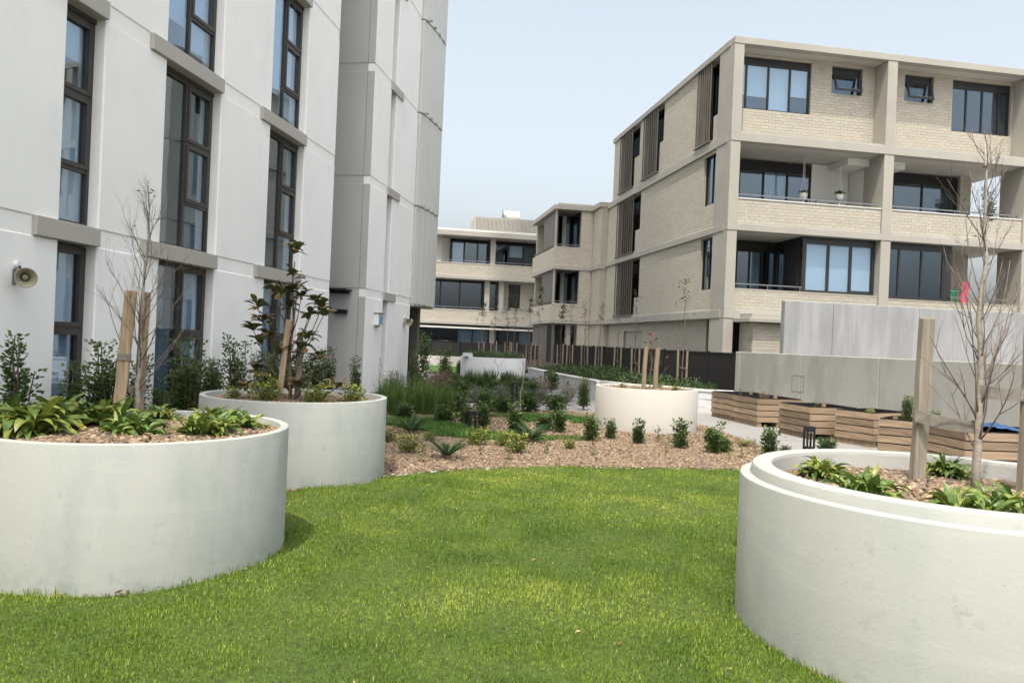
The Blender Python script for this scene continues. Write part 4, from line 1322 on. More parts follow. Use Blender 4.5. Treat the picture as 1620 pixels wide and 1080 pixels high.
def rot_dir(d, az, el):
    d = Vector(d).normalized()
    o = d.orthogonal().normalized()
    o.rotate(Quaternion(d, az))
    r = d.copy()
    r.rotate(Quaternion(o, el))
    return r
def grow(m, p, d, L, r, depth, rr, up=0.15, nseg=5, child=(3, 5), ang=(0.4, 0.8), ratio=0.6, wob=0.12, tips=None, rtip=0.35, n=5, start=0.25):
    pts, rad = [Vector(p)], [r]
    d = Vector(d).normalized()
    dirs = []
    for i in range(nseg):
        d = (d + Vector((rr.gauss(0, wob), rr.gauss(0, wob), rr.gauss(0, wob) + up * 0.3))).normalized()
        dirs.append(d.copy())
        pts.append(pts[-1] + d * L / nseg)
        rad.append(r * (1 - (1 - rtip) * (i + 1) / nseg))
    m.tube(pts, rad, n if depth > 0 else max(3, n - 1))
    if tips is not None and depth == 0:
        tips.append((pts[-1].copy(), d.copy()))
    if depth > 0:
        for k in range(rr.randint(*child)):
            t = rr.uniform(start, 0.97)
            i = min(int(t * nseg), nseg - 1)
            q_ = pts[i].lerp(pts[i + 1], t * nseg - i)
            grow(m, q_, rot_dir(dirs[i], rr.uniform(0, 6.283), rr.uniform(*ang)), L * ratio * rr.uniform(0.6, 1.1) * (1.15 - 0.5 * t), rad[i] * 0.55, depth - 1, rr, up, max(3, nseg - 1), (max(1, child[0] - 1), max(2, child[1] - 1)), ang, ratio, wob, tips, rtip, n, start)

def leaf_quad(m, p, d, L, W, col, rr):
    d = Vector(d).normalized()
    s = d.orthogonal().normalized()
    s.rotate(Quaternion(d, rr.uniform(0, 6.283)))
    u = d.cross(s)
    a = Vector(p)
    b = a + d * L * 0.5 + s * W * 0.5 + u * W * 0.15
    c = a + d * L - u * L * 0.12
    e = a + d * L * 0.5 - s * W * 0.5 + u * W * 0.15
    m.add([tuple(a), tuple(b), tuple(c), tuple(e)], [(0, 1, 2), (0, 2, 3)], col)

def jit(c, rr, k=0.25):
    f = 1 + rr.uniform(-k, k)
    return (c[0] * f * (1 + rr.uniform(-0.08, 0.12)), c[1] * f, c[2] * f)

# --- upright leafy shrub, the foliage made of single leaves on every stem
def shrub_meshes(h, w, stems, per, L, W, c0, c1, seed, cone=0.35, up=0.8):
    rr = random.Random(seed)
    st, fo = MB(), MB()
    for k in range(stems):
        a = rr.uniform(0, 6.283)
        hh = h * rr.uniform(0.55, 1.0) if k else h
        lean = w * rr.uniform(0.2, 1.0)
        pts = []
        for i in range(7):
            t = i / 6
            pts.append(Vector((math.cos(a) * lean * t ** 0.7 * 0.9 + rr.gauss(0, 0.012), math.sin(a) * lean * t ** 0.7 * 0.9 + rr.gauss(0, 0.012), hh * t)))
        st.tube(pts, [0.010 * h * (1 - 0.75 * i / 6) + 0.002 for i in range(7)], 4)
        for j in range(per):
            t = rr.uniform(0.10, 1.0)
            i = min(int(t * 6), 5)
            p = pts[i].lerp(pts[i + 1], t * 6 - i)
            b = rr.uniform(0, 6.283)
            el = rr.uniform(0.1, 1.0) * up
            off = w * cone * (1 - 0.55 * t) * rr.random()
            d = Vector((math.cos(b) * math.cos(el), math.sin(b) * math.cos(el), math.sin(el)))
            p = p + Vector((math.cos(b), math.sin(b), 0.15)) * off
            mix = rr.random() ** 1.6
            if t > 0.85: mix = min(1, mix + 0.35)
            c = tuple(c0[q] + (c1[q] - c0[q]) * mix for q in range(3))
            leaf_quad(fo, p, d, L * rr.uniform(0.7, 1.2), W * rr.uniform(0.8, 1.2), jit(c, rr, 0.2), rr)
    return st.mesh('stems', 'brown_bark'), fo.mesh('foliage', 'leafcol')
DG, MG, LG = (0.032, 0.072, 0.02), (0.085, 0.145, 0.034), (0.15, 0.21, 0.045)
VAR = {
 'tall': [shrub_meshes(1.35, 0.20, 8, 120, 0.066, 0.036, DG, MG, 40 + k, 0.8) for k in range(4)],
 'dense': [shrub_meshes(1.2, 0.30, 13, 150, 0.062, 0.034, (0.035, 0.072, 0.018), (0.09, 0.14, 0.03), 50 + k, 0.8) for k in range(3)],
 'small': [shrub_meshes(0.48, 0.145, 7, 70, 0.054, 0.034, (0.025, 0.065, 0.018), (0.11, 0.17, 0.035), 60 + k, 0.7) for k in range(5)],
 'round': [shrub_meshes(0.40, 0.22, 13, 75, 0.052, 0.032, (0.028, 0.065, 0.02), (0.09, 0.145, 0.032), 70 + k, 1.0) for k in range(4)],
 'yellow': [shrub_meshes(0.32, 0.18, 8, 42, 0.054, 0.030, (0.07, 0.12, 0.025), (0.30, 0.33, 0.06), 80 + k, 0.9) for k in range(4)],
 'silver': [shrub_meshes(0.40, 0.24, 14, 75, 0.035, 0.012, (0.09, 0.115, 0.095), (0.23, 0.26, 0.22), 90 + k, 1.0) for k in range(3)],
 'pink': [shrub_meshes(0.45, 0.26, 14, 70, 0.03, 0.012, (0.15, 0.10, 0.075), (0.33, 0.25, 0.19), 95 + k, 1.0) for k in range(2)],
 'sprig': [shrub_meshes(0.30, 0.07, 2, 16, 0.045, 0.022, (0.06, 0.10, 0.022), (0.25, 0.27, 0.06), 99 + k, 0.7) for k in range(3)],
}
def shrub(kind, label, x, y, z=0.02, s=1.0, sz=None, v=0, name=None, group=None):
    t = thing(name or {'tall': 'upright_shrub', 'dense': 'dense_shrub', 'small': 'young_shrub', 'round': 'rounded_shrub', 'yellow': 'yellow_green_shrub', 'silver': 'silver_shrub', 'pink': 'dry_pink_shrub', 'sprig': 'seedling'}[kind], label, 'shrub' if kind != 'sprig' else 'seedling', (x, y, z), rnd.uniform(0, 6.28), group, (s, s, sz or s))
    a, b = VAR[kind][v % len(VAR[kind])]
    inst('stems', a, t)
    inst('foliage', b, t)
    return t
def fl(s, d):
    p = FL.P(s, d, 0)
    return p[0] + LT.location.x, p[1] + LT.location.y
HEDGE = [
 ('tall', -9.90, 0.45, 1.02, 'tall upright shrub below the horn loudspeaker'),
 ('tall', -10.35, 0.5, 0.66, 'short shrub at the far left, left of the tallest facade shrub'),
 ('tall', -9.15, 0.50, 0.80, 'upright shrub left of the narrow ground floor window'),
 ('dense', -8.62, 0.55, 1.10, 'tall dense shrub in front of the narrow ground floor window'),
 ('tall', -8.0, 0.55, 0.84, 'upright shrub just right of the narrow ground floor window'),
 ('tall', -7.55, 0.6, 0.62, 'low shrub left of the bare staked tree'),
 ('dense', -6.75, 0.5, 1.12, 'dense dark shrub in front of the wide ground floor window behind the stakes'),
 ('dense', -6.05, 0.55, 0.88, 'dense shrub under the right half of the wide ground floor window'),
 ('tall', -5.25, 0.50, 1.06, 'tall shrub at the right edge of the wide ground floor window'),
 ('round', -4.95, 1.35, 1.75, 'pale bushy shrub left behind the magnolia planter rim'),
 ('tall', -4.35, 0.50, 0.86, 'shrub against white wall left of the magnolia'),
 ('tall', -3.75, 0.5, 1.02, 'tall dark shrub close left of the magnolia'),
 ('dense', -3.05, 0.6, 1.0, 'dense shrub behind the magnolia stake'),
 ('dense', -2.2, 0.6, 0.9, 'dense shrub right behind the magnolia trunk'),
 ('tall', -1.35, 0.6, 0.92, 'upright shrub right of the magnolia before the grey return wall'),
 ('tall', -0.4, 0.9, 0.78, 'thin grey-green shrub at the foot of the grey return wall'),
]
for i, (kd, s, d, sc_, lb) in enumerate(HEDGE):
    x, y = fl(s, d)
    shrub(kd, lb, x, y, 0.02, sc_, v=i, group='shrubs along the white facade')

# --- rosettes of stiff fronds (cycads)
def cycad_mesh(seed, n, L, c0, c1, upright=0.6):
    rr = random.Random(seed)
    m = MB()
    for k in range(n):
        a = 2 * math.pi * k / n + rr.uniform(-0.2, 0.2)
        el = rr.uniform(0.25, 1.0) * upright + 0.25
        lo_ = L * rr.uniform(0.75, 1.1)
        c = tuple(c0[q] + (c1[q] - c0[q]) * rr.random() for q in range(3))
        pts = []
        e_ = el
        p = Vector((0, 0, 0.03))
        for i in range(6):
            pts.append(p.copy())
            p = p + Vector((math.cos(a) * math.cos(e_), math.sin(a) * math.cos(e_), math.sin(e_))) * lo_ / 5
            e_ -= 0.10
        m.tube(pts, [0.006, 0.005, 0.004, 0.004, 0.003, 0.002], 3, c)
        sd = Vector((-math.sin(a), math.cos(a), 0))
        for i in range(11):
            t = 0.12 + 0.86 * i / 10
            j = min(int(t * 5), 4)
            q_ = pts[j].lerp(pts[j + 1], t * 5 - j)
            fwd = (pts[j + 1] - pts[j]).normalized()
            ll = 0.26 * lo_ * math.sin(math.pi * (0.15 + 0.8 * t))
            for sg in (-1, 1):
                dd = (fwd * 0.8 + sd * sg * 0.75 + Vector((0, 0, 0.3))).normalized()
                wv = fwd * 0.012
                m.add([tuple(q_ - wv), tuple(q_ + wv), tuple(q_ + dd * ll)], [(0, 1, 2)], jit(c, rr, 0.15))
    return m.mesh('fronds', 'leafcol')
CYC = [cycad_mesh(k, 22, 0.42, (0.02, 0.06, 0.018), (0.05, 0.10, 0.03), 0.75) for k in range(3)]
CYC_Y = [cycad_mesh(9 + k, 14, 0.34, (0.10, 0.14, 0.03), (0.25, 0.24, 0.05), 0.6) for k in range(2)]
def cycad(label, x, y, s=1.0, yellow=False, v=0):
    t = thing('cycad', label, 'plant', (x, y, 0.02), rnd.uniform(0, 6.28), 'cycads in the gravel bed', s)
    inst('fronds', (CYC_Y if yellow else CYC)[v % (2 if yellow else 3)], t)
    m = MB().tube([(0, 0, -0.02), (0, 0, 0.05), (0, 0, 0.08)], [0.05, 0.055, 0.03], 8)
    m.build('crown', 'brown_bark', t, smooth=True)
cycad('dark green cycad nearest the lawn in the front gravel', -0.77, 9.62, 0.95)
cycad('dark cycad spreading beside the middle planter', -1.52, 11.95, 0.95, v=1)
cycad('yellowish cycad in front of the tall grass clumps', -1.05, 14.1, 1.0, True)
cycad('dark cycad in front of the leafy shrub right of the bollard light', 0.34, 11.6, 1.05, v=2)
cycad('low yellow-green cycad at the path edge, left of two', 3.42, 12.55, 0.8, True, 1)
cycad('low yellow-green cycad at the path edge, right of two', 3.78, 12.1, 0.75, True)
cycad('dark cycad in front of the pale grey hedge planter', 0.62, 25.4, 1.25, v=1)

BED = [
 ('small', -0.72, 13.3, 0.9, 'dark young shrub just left behind the black bollard light in the gravel'),
 ('small', -0.42, 13.0, 1.05, 'dark young shrub just right of the black bollard light in the gravel'),
 ('small', 0.12, 12.55, 1.15, 'leafy dark shrub behind the cycad right of the bollard'),
 ('round', 0.62, 13.2, 0.85, 'yellowish twin of the dark shrub left of the cream planter'),
 ('small', 0.88, 12.95, 1.05, 'dark young shrub midway between bollard and cream planter'),
 ('small', 1.32, 11.95, 0.95, 'young shrub at the left foot of the cream planter'),
 ('small', 1.66, 12.4, 0.72, 'short young shrub before the cream planter, second from its left edge'),
 ('small', 2.05, 11.9, 0.85, 'young shrub standing alone in front of the cream planter centre'),
 ('small', 2.62, 11.55, 0.98, 'forked young shrub in front of the right edge of the cream planter'),
 ('small', 3.04, 11.15, 1.0, 'bushy bright shrub in the gravel right of the cream planter'),
 ('round', 3.22, 11.35, 0.7, 'dark low shrub touching the bushy bright shrub near the path'),
 ('small', 3.88, 11.2, 0.95, 'dark upright shrub at the gravel tip beside the path'),
 ('round', 4.06, 11.05, 0.55, 'small pale shrub at the very tip of the gravel bed'),
 ('round', 4.92, 11.75, 0.75, 'rounded green shrub beside the path bollard behind the stepped planter'),
 ('yellow', -1.30, 9.95, 1.0, 'yellow-green shrub in the gravel next to the middle planter'),
 ('yellow', -1.72, 10.9, 0.8, 'yellow-green tuft touching the right side of the middle planter'),
 ('yellow', -1.15, 11.2, 0.6, 'low yellow-green plant below the dark cycad'),
 ('yellow', -0.42, 11.0, 1.05, 'yellow-flecked shrub behind the front cycad'),
 ('yellow', 0.12, 10.35, 1.12, 'leafy yellow-green shrub in the middle of the front gravel'),
 ('yellow', -0.08, 10.95, 0.85, 'yellow-green plant left behind the leafy front gravel shrub'),
 ('yellow', 0.90, 10.95, 0.62, 'low green plant between the front gravel seedlings'),
 ('sprig', -0.35, 10.0, 0.9, 'thin brownish seedling right of the front cycad'),
 ('sprig', 0.02, 9.7, 0.8, 'bare seedling nearest the lawn in the middle of the gravel'),
 ('sprig', 0.52, 10.3, 1.0, 'thin upright seedling right of the leafy front gravel shrub'),
 ('sprig', 1.18, 10.4, 0.95, 'thin seedling in open gravel left of the cream planter'),
 ('sprig', 2.3, 11.0, 0.9, 'thin yellow seedling in front of the cream planter'),
 ('sprig', 2.4, 12.1, 1.0, 'green seedling close to the foot of the cream planter'),
 ('sprig', 3.1, 10.55, 0.7, 'tiny seedling in open gravel near the stepped planter'),
 ('sprig', 3.32, 10.75, 0.9, 'green seedling right of the bushy bright shrub'),
 ('sprig', 3.7, 11.4, 0.8, 'green seedling near the gravel tip by the path'),
 ('sprig', -1.05, 9.25, 0.9, 'bare seedling at the lawn edge beside the middle planter'),
 ('round', -1.9, 13.9, 1.0, 'dark shrub at the left of the green ground cover'),
 ('round', -1.15, 13.6, 1.05, 'dark glossy shrub in the green ground cover behind the cycad'),
 ('small', -0.95, 14.9, 1.2, 'dark leafy shrub at the right end of the tall grass clumps'),
 ('round', -0.50, 16.3, 1.35, 'bushy shrub at the near edge of the crossing path, leftmost of four'),
 ('round', -0.12, 15.9, 1.2, 'bushy green shrub at the crossing path, second of four from left'),
 ('round', 0.42, 16.5, 1.35, 'bushy shrub behind the bare sapling by the crossing path'),
 ('round', 1.02, 16.7, 1.3, 'bushy green shrub at the crossing path right of the bare sapling'),
 ('dense', 1.75, 17.9, 0.62, 'dark round-topped shrub left of the cream planter before the white block wall'),
 ('silver', -0.85, 18.7, 1.0, 'silver-grey shrub behind the crossing path, leftmost of five'),
 ('silver', -0.28, 19.2, 1.05, 'silver-grey shrub behind the crossing path, second from left of five'),
 ('silver', 0.30, 19.4, 0.9, 'silver-grey shrub behind the crossing path, middle of five'),
 ('silver', 0.85, 19.9, 1.0, 'silver-grey shrub behind the crossing path, fourth from left of five'),
 ('silver', 1.42, 19.2, 1.1, 'silver-grey shrub behind the crossing path, rightmost of five'),
 ('pink', 1.0, 22.6, 1.3, 'dry pinkish shrub near the white block wall, left of two'),
 ('pink', 1.62, 20.6, 1.2, 'dry pinkish shrub near the white block wall, right of two'),
 ('small', 1.28, 23.8, 1.5, 'dark shrub next to the tall bollard light by the white block wall'),
 ('round', -0.35, 20.7, 1.5, 'yellow-green mound in the rear bed left of the small bollard'),
 ('round', 0.60, 20.9, 1.4, 'yellow-green mound in the rear bed right of the small bollard'),
 ('round', -1.35, 19.6, 1.5, 'dark mound in the rear bed behind the tall grass'),
 ('dense', -1.55, 21.4, 0.5, 'dark green bush in the middle of the rear bed'),
 ('dense', -0.85, 22.6, 0.45, 'dark green bush before the pale grey planter, leftmost of three'),
 ('dense', -0.2, 23.9, 0.45, 'dark green bush before the pale grey planter, middle of three'),
 ('dense', 0.35, 23.4, 0.42, 'dark green bush before the pale grey planter, rightmost of three'),
 ('dense', -2.1, 26.2, 0.6, 'dark hedge shrub left of the pale grey planter, nearer of two'),
 ('dense', -2.0, 29.4, 0.6, 'dark hedge shrub left of the pale grey planter, farther of two'),
 ('tall', -2.05, 23.2, 0.95, 'brownish open shrub next to the white flowering shrub'),
 ('tall', -2.35, 18.6, 0.9, 'leafy green shrub at the white wall end behind the tall grass'),
 ('silver', -3.15, 20.9, 1.5, 'blue-grey shrub at the foot of the white tower end'),
 ('pink', -2.0, 22.0, 1.7, 'dry pinkish bush below the white flowering shrub'),
]
for i, (kd, x, y, s, lb) in enumerate(BED):
    shrub(kd, lb, x, y, 0.02, s * (0.84 if kd in ('round', 'yellow') else 1.0), v=i, group='shrubs in the gravel bed' if kd not in ('sprig',) else 'seedlings in the gravel bed')
# white flowering shrub at the tower end
t = shrub('tall', 'tall shrub with white flowers at the end of the white tower', -2.72, 23.3, 0.02, 1.25, v=2, name='flowering_shrub')
fm = MB()
rr = random.Random(5)
for k in range(70):
    p = Vector((rr.gauss(0, 0.13), rr.gauss(0, 0.13), rr.uniform(0.15, 0.75)))
    for j in range(5):
        a = 6.283 * j / 5
        leaf_quad(fm, p, (math.cos(a), math.sin(a), 0.5), 0.045, 0.035, (0.8, 0.8, 0.76), rr)
fm.c = []
fm.build('blossoms', 'flower', t)

# --- grass clumps
def clump(label, x, y, h, r, n, c0, c1, wid=0.010, lean=0.35, group='tall grass clumps'):
    px, py = disc(n, 0, 0, r)
    k = nrs.rand(n, 1) ** 1.3
    cols = (np.array(c0) + (np.array(c1) - np.array(c0)) * k) * nrs.uniform(0.8, 1.2, (n, 1))
    t = thing('grass_clump', label, 'grass', (x, y, 0.02), group=group)
    blades('blades', px, py, np.zeros(n), h, wid, cols, None, lean, parent=t, mat='leafcol', curl=0.9)
GC0, GC1 = (0.045, 0.10, 0.022), (0.15, 0.22, 0.05)
for i, (x, y, h, lb) in enumerate([(-2.45, 15.4, 0.75, 'leftmost tall grass clump beside the middle planter'), (-2.15, 14.7, 0.8, 'second tall grass clump from left, nearest the camera'), (-1.95, 15.9, 0.85, 'tall grass clump at the back of the grass group by the tower'), (-1.65, 15.1, 0.85, 'tall grass clump in the middle of the grass group'), (-1.32, 15.6, 0.72, 'rightmost tall grass clump of the group by the tower'), (-2.6, 16.8, 0.8, 'tall grass clump against the white tower end')]):
    clump(lb, x, y, h * 0.82, 0.2, 420, GC0, GC1)
for i, (x, y, h, lb) in enumerate([(-1.25, 24.6, 0.75, 'dark upright grass clump left in front of the pale grey planter'), (-0.7, 25.0, 0.8, 'dark upright grass clump in front of the pale grey planter'), (-0.05, 26.2, 0.7, 'dark grass clump at the right foot of the pale grey planter'), (0.2, 22.3, 0.75, 'stiff dark grass clump near the white block wall')]):
    clump(lb, x, y, h * 0.72, 0.26, 360, (0.03, 0.065, 0.016), (0.09, 0.14, 0.035), 0.016, 0.3)
# --- green ground cover mats
def mat_cover(pts_, n, h, c0, c1, label, seed, wid=0.007):
    xs, ys = [], []
    for cx_, cy_, rx, ry in pts_:
        k = int(n * rx * ry)
        a = nrs.rand(k) * 6.2832
        r_ = np.sqrt(nrs.rand(k)) * (0.72 + 0.28 * np.sin(a * 3 + seed) * np.cos(a * 2 + seed * 2))
        xs.append(cx_ + rx * r_ * np.cos(a))
        ys.append(cy_ + ry * r_ * np.sin(a))
    x, y = np.concatenate(xs), np.concatenate(ys)
    k = np.ones(len(x), bool)
    for cx_, cy_, r_ in PLANTERS.values():
        k &= np.hypot(x - cx_, y - cy_) > r_ + 0.01
    x, y = x[k], y[k]
    q_ = np.clip(0.5 * vnoise(x * 3 + 9, y * 3 + 9, seed) + 0.5 * nrs.rand(len(x)), 0, 1)[:, None]
    cols = np.array(c0) + (np.array(c1) - np.array(c0)) * q_
    return blades('ground_cover', x, y, np.full(len(x), 0.02), h, wid, cols, label, 0.7, 'ground cover', 'leafcol', curl=0.7)
mat_cover([(-1.75, 13.3, 0.9, 1.0), (-1.2, 12.7, 0.8, 0.8), (-0.5, 11.95, 1.1, 0.55), (0.3, 11.9, 0.5, 0.35)], 9000, 0.10, (0.04, 0.11, 0.018), (0.13, 0.24, 0.04), 'bright green ground cover mat between middle planter and bollard', 5, 0.009)
mat_cover([(0.85, 15.3, 0.9, 0.55), (1.6, 14.9, 0.5, 0.7), (0.3, 14.6, 0.4, 0.3)], 9000, 0.10, (0.03, 0.10, 0.016), (0.10, 0.22, 0.036), 'dark green ground cover mat left of the cream planter', 7, 0.009)
mat_cover([(1.0, 12.1, 0.6, 0.3), (-0.1, 15.3, 0.5, 0.35)], 8000, 0.08, (0.05, 0.10, 0.02), (0.18, 0.23, 0.05), 'thin yellow-green ground cover patches in the gravel', 8, 0.009)
mat_cover([(-0.3, 21.5, 1.5, 1.6), (-1.8, 20.2, 1.2, 1.4), (-1.4, 25.5, 1.4, 2.2), (0.2, 25.0, 0.9, 1.6), (-2.2, 28.0, 0.8, 2.2)], 2600, 0.22, (0.025, 0.055, 0.014), (0.085, 0.125, 0.03), 'mixed low green planting of the rear garden bed', 9, 0.016)
# leafy low planting of the raised bed
def leafy_cover(label, poly, dens, zlo, zhi, c0, c1, L, seed):
    rr = random.Random(seed)
    x, y = scatter(poly, dens)
    m = MB()
    hgt = vnoise(x * 2.2 + 5, y * 2.2 + 5, seed)
    for a, b, h in zip(x, y, hgt):
        for j in range(4):
            p = (a + rr.gauss(0, 0.05), b + rr.gauss(0, 0.05), zlo + (zhi - zlo) * h * rr.random())
            el = rr.uniform(0.0, 1.1)
            an = rr.uniform(0, 6.283)
            k = rr.random() ** 1.5
            c = tuple(c0[q] + (c1[q] - c0[q]) * k for q in range(3))
            leaf_quad(m, p, (math.cos(an) * math.cos(el), math.sin(an) * math.cos(el), math.sin(el)), L * rr.uniform(0.7, 1.3), L * 0.5, jit(c, rr), rr)
    o = m.build('ground_cover', 'leafcol')
    return tag(o, label, 'ground cover', None, 'stuff')
strip = [(x + 0.16, y + 0.14) for x, y in RW[:-1]] + [(5.2, 19.0), (5.6, 20.6), (5.1, 23.5), (4.3, 28), (3.6, 33), (2.2, 33)]
leafy_cover('dark leafy ground cover under the staked saplings in the raised bed', strip, 70, 0.44, 0.85, (0.018, 0.045, 0.012), (0.08, 0.125, 0.03), 0.085, 3)
leafy_cover('dark leafy planting behind the cream block wall', [(-5.8, 44.2), (-1.3, 44.2), (-1.6, 46.4), (-6.2, 46.4)], 60, 0.42, 0.85, (0.018, 0.04, 0.012), (0.06, 0.09, 0.025), 0.12, 4)
# hedge in the back planter
hp = thing('low_hedge', 'low grey-green hedge filling the pale grey back planter', 'hedge', (PLANTERS['hedge'][0], PLANTERS['hedge'][1], 0.85))
m = MB()
rr = random.Random(8)
for k in range(5200):
    r_ = 1.13 * math.sqrt(rr.random())
    a = rr.uniform(0, 6.283)
    el = rr.uniform(0.1, 1.3)
    b = rr.uniform(0, 6.283)
    kx = rr.random()
    hh = 0.20 + 0.12 * math.sin(a * 5) * math.cos(r_ * 7)
    leaf_quad(m, (r_ * math.cos(a), r_ * math.sin(a), rr.uniform(0, hh)), (math.cos(b) * math.cos(el), math.sin(b) * math.cos(el), math.sin(el)), 0.09, 0.03, jit((0.035 + 0.07 * kx, 0.06 + 0.085 * kx, 0.025 + 0.035 * kx), rr), rr)
m.build('foliage', 'leafcol', hp)

# ------------------------------------------------------------------ trees, stakes
def bare_tree(name, label, x, y, z, h, r, seed, n_br, lens, bmat='bark', tmat='twig', lean=(0, 0), lo_=0.25, ang=(0.45, 0.9), depth=2, wob=0.03, leafy=0, leafcol=((0.05, 0.04, 0.03), (0.09, 0.10, 0.04)), ll=0.06, group=None, child=(2, 4), top=1.0):
    rr = random.Random(seed)
    t = thing(name, label, 'tree', (x, y, z), group=group)
    tr, br, fo = MB(), MB(), MB()
    pts = [Vector((0, 0, -0.05))]
    n = 12
    for i in range(1, n + 1):
        f = i / n
        pts.append(Vector((lean[0] * f + rr.gauss(0, wob) * f ** 0.3, lean[1] * f + rr.gauss(0, wob) * f ** 0.3, h * f)))
    tr.tube(pts, [r * (1 - 0.85 * (i / n) ** 0.8) + 0.0015 for i in range(n + 1)], 8)
    tips = []
    for k in range(n_br):
        f = lo_ + (0.97 - lo_) * (k + rr.random()) / n_br
        i = min(int(f * n), n - 1)
        p = pts[i].lerp(pts[i + 1], f * n - i)
        d = rot_dir((pts[i + 1] - pts[i]).normalized(), rr.uniform(0, 6.283), rr.uniform(*ang))
        L = lens * (1.15 - 0.75 * f) * rr.uniform(0.6, 1.15)
        grow(br, p, d, L, max(0.0034, r * 0.27 * (1.1 - f)), depth - 1, rr, 0.35, 5, child, (0.35, 0.75), 0.55, 0.10, tips, 0.35, 4)
    tr.build('trunk', bmat, t, smooth=True)
    br.build('branches', tmat, t, smooth=True)
    if leafy:
        for k in range(leafy):
            p, d = rr.choice(tips)
            if rr.random() < 0.6:
                p, d = pts[-1 - rr.randint(0, 2)], Vector((0, 0, 1))
            q_ = p + Vector((rr.gauss(0, 0.05), rr.gauss(0, 0.05), rr.gauss(0, 0.06)))
            kx = rr.random()
            c = tuple(leafcol[0][q] + (leafcol[1][q] - leafcol[0][q]) * kx for q in range(3))
            a = rr.uniform(0, 6.283)
            leaf_quad(fo, q_, (math.cos(a), math.sin(a), rr.uniform(-0.5, 0.6)), ll * rr.uniform(0.7, 1.3), ll * 0.5, jit(c, rr), rr)
        fo.build('leaves', 'leafcol', t)
    return t
def post_obj(name, label, x, y, z0, z1, w, d, rotz, tilt, mat, cat='stake', group=None, rnd_=False):
    t = thing(name, label, cat, (x, y, z0), rotz, group)
    m = MB()
    if rnd_:
        m.tube([(0, 0, 0), (0, 0, (z1 - z0) * 0.5), (tilt[0], tilt[1], z1 - z0)], w / 2, 10)
        m.build('shaft', mat, t, smooth=False)
    else:
        H_ = z1 - z0
        n = 6
        vs, fs = [], []
        for i in range(n + 1):
            f_ = i / n
            ox_, oy_ = tilt[0] * f_ + rnd.gauss(0, 0.0015), tilt[1] * f_ + rnd.gauss(0, 0.0015)
            vs += [(ox_ - w / 2, oy_ - d / 2, H_ * f_), (ox_ + w / 2, oy_ - d / 2, H_ * f_), (ox_ + w / 2, oy_ + d / 2, H_ * f_), (ox_ - w / 2, oy_ + d / 2, H_ * f_)]
        for i in range(n):
            for k in range(4):
                j = (k + 1) % 4
                fs.append((4 * i + k, 4 * i + j, 4 * i + 4 + j, 4 * i + 4 + k))
        fs += [(3, 2, 1, 0), (4 * n, 4 * n + 1, 4 * n + 2, 4 * n + 3)]
        m.add(vs, fs)
        m.build('shaft', mat, t, bevel=0.004)
    return t
def strap(parent, p0, p1, wz, mat='strap', sag=0.01, th=0.006):
    """flat band from p0 round to p1, in the parent's space"""
    m = MB()
    a, b = Vector(p0), Vector(p1)
    d = (b - a)
    f = Fr((a.x, a.y), (d.x, d.y), (-d.y, d.x))
    L = math.hypot(d.x, d.y)
    n = 6
    for i in range(n):
        z_a = a.z + d.z * i / n - sag * math.sin(math.pi * i / n)
        z_b = a.z + d.z * (i + 1) / n - sag * math.sin(math.pi * (i + 1) / n)
        P = f.P
        s0, s1 = L * i / n, L * (i + 1) / n
        vs = [P(s0, -th, z_a - wz / 2), P(s1, -th, z_b - wz / 2), P(s1, th, z_b - wz / 2), P(s0, th, z_a - wz / 2), P(s0, -th, z_a + wz / 2), P(s1, -th, z_b + wz / 2), P(s1, th, z_b + wz / 2), P(s0, th, z_a + wz / 2)]
        m.add(vs, [(3, 2, 1, 0), (4, 5, 6, 7), (0, 1, 5, 4), (2, 3, 7, 6)])
    return m.build('tie_strap', mat, parent)

# left front planter: bare tree between two hardwood stakes
bare_tree('bare_tree', 'leafless young tree with fine twigs in the left front planter', -2.93, 5.97, 0.80, 1.75, 0.021, 21, 30, 0.74, 'bark', 'twig', (0.03, 0.0), 0.12, (0.35, 0.8), 3, 0.012, 14, ((0.10, 0.12, 0.04), (0.16, 0.17, 0.06)), 0.03, child=(3, 6))
s1_ = post_obj('timber_stake', 'thick pale timber stake left of the leafless tree in the left planter', -3.03, 5.88, 0.78, 1.82, 0.085, 0.05, 0.35, (0.06, 0.0), 'wood_z', group='timber stakes in the planters')
s2_ = post_obj('timber_stake', 'darker timber stake close behind the leafless tree in the left planter', -2.97, 6.08, 0.78, 1.82, 0.065, 0.05, -0.4, (0.03, 0.0), 'wood_z', group='timber stakes in the planters')
for zz, w in ((0.50, 0.05),):
    m = MB()
    m.box(ID, -0.045 + 0.027, 0.075, -0.033, 0.036, zz, zz + w)
    m.build('tie_strap', 'strap', s1_)
strap(s1_, (0.06, 0.0, 0.28), (0.16, 0.16, 0.24), 0.06)
# right planter: birch-like tree between two greyed posts
bare_tree('bare_birch', 'tall leafless pale-barked tree in the stepped planter on the right', 2.75, 4.44, 0.76, 2.07, 0.026, 33, 40, 0.66, 'bark', 'twig', (0.0, 0.02), 0.10, (0.35, 0.85), 3, 0.010, 10, ((0.06, 0.05, 0.03), (0.12, 0.10, 0.05)), 0.03, child=(3, 5))
p1_ = post_obj('timber_post', 'greyed square timber post left of the leafless tree in the stepped planter', 2.53, 4.68, 0.74, 1.80, 0.082, 0.05, 0.15, (0.025, 0.0), 'wood_grey', 'post', 'timber posts of the stepped planter')
p2_ = post_obj('timber_post', 'greyed timber post cut by the right edge of the picture', 3.02, 4.42, 0.74, 1.80, 0.082, 0.05, 0.25, (0.012, 0.0), 'wood_grey', 'post', 'timber posts of the stepped planter')
strap(p1_, (-0.05, -0.03, 0.46), (0.20, -0.27, 0.42), 0.075)
strap(p2_, (0.06, -0.035, 0.63), (-0.27, 0.07, 0.635), 0.07)
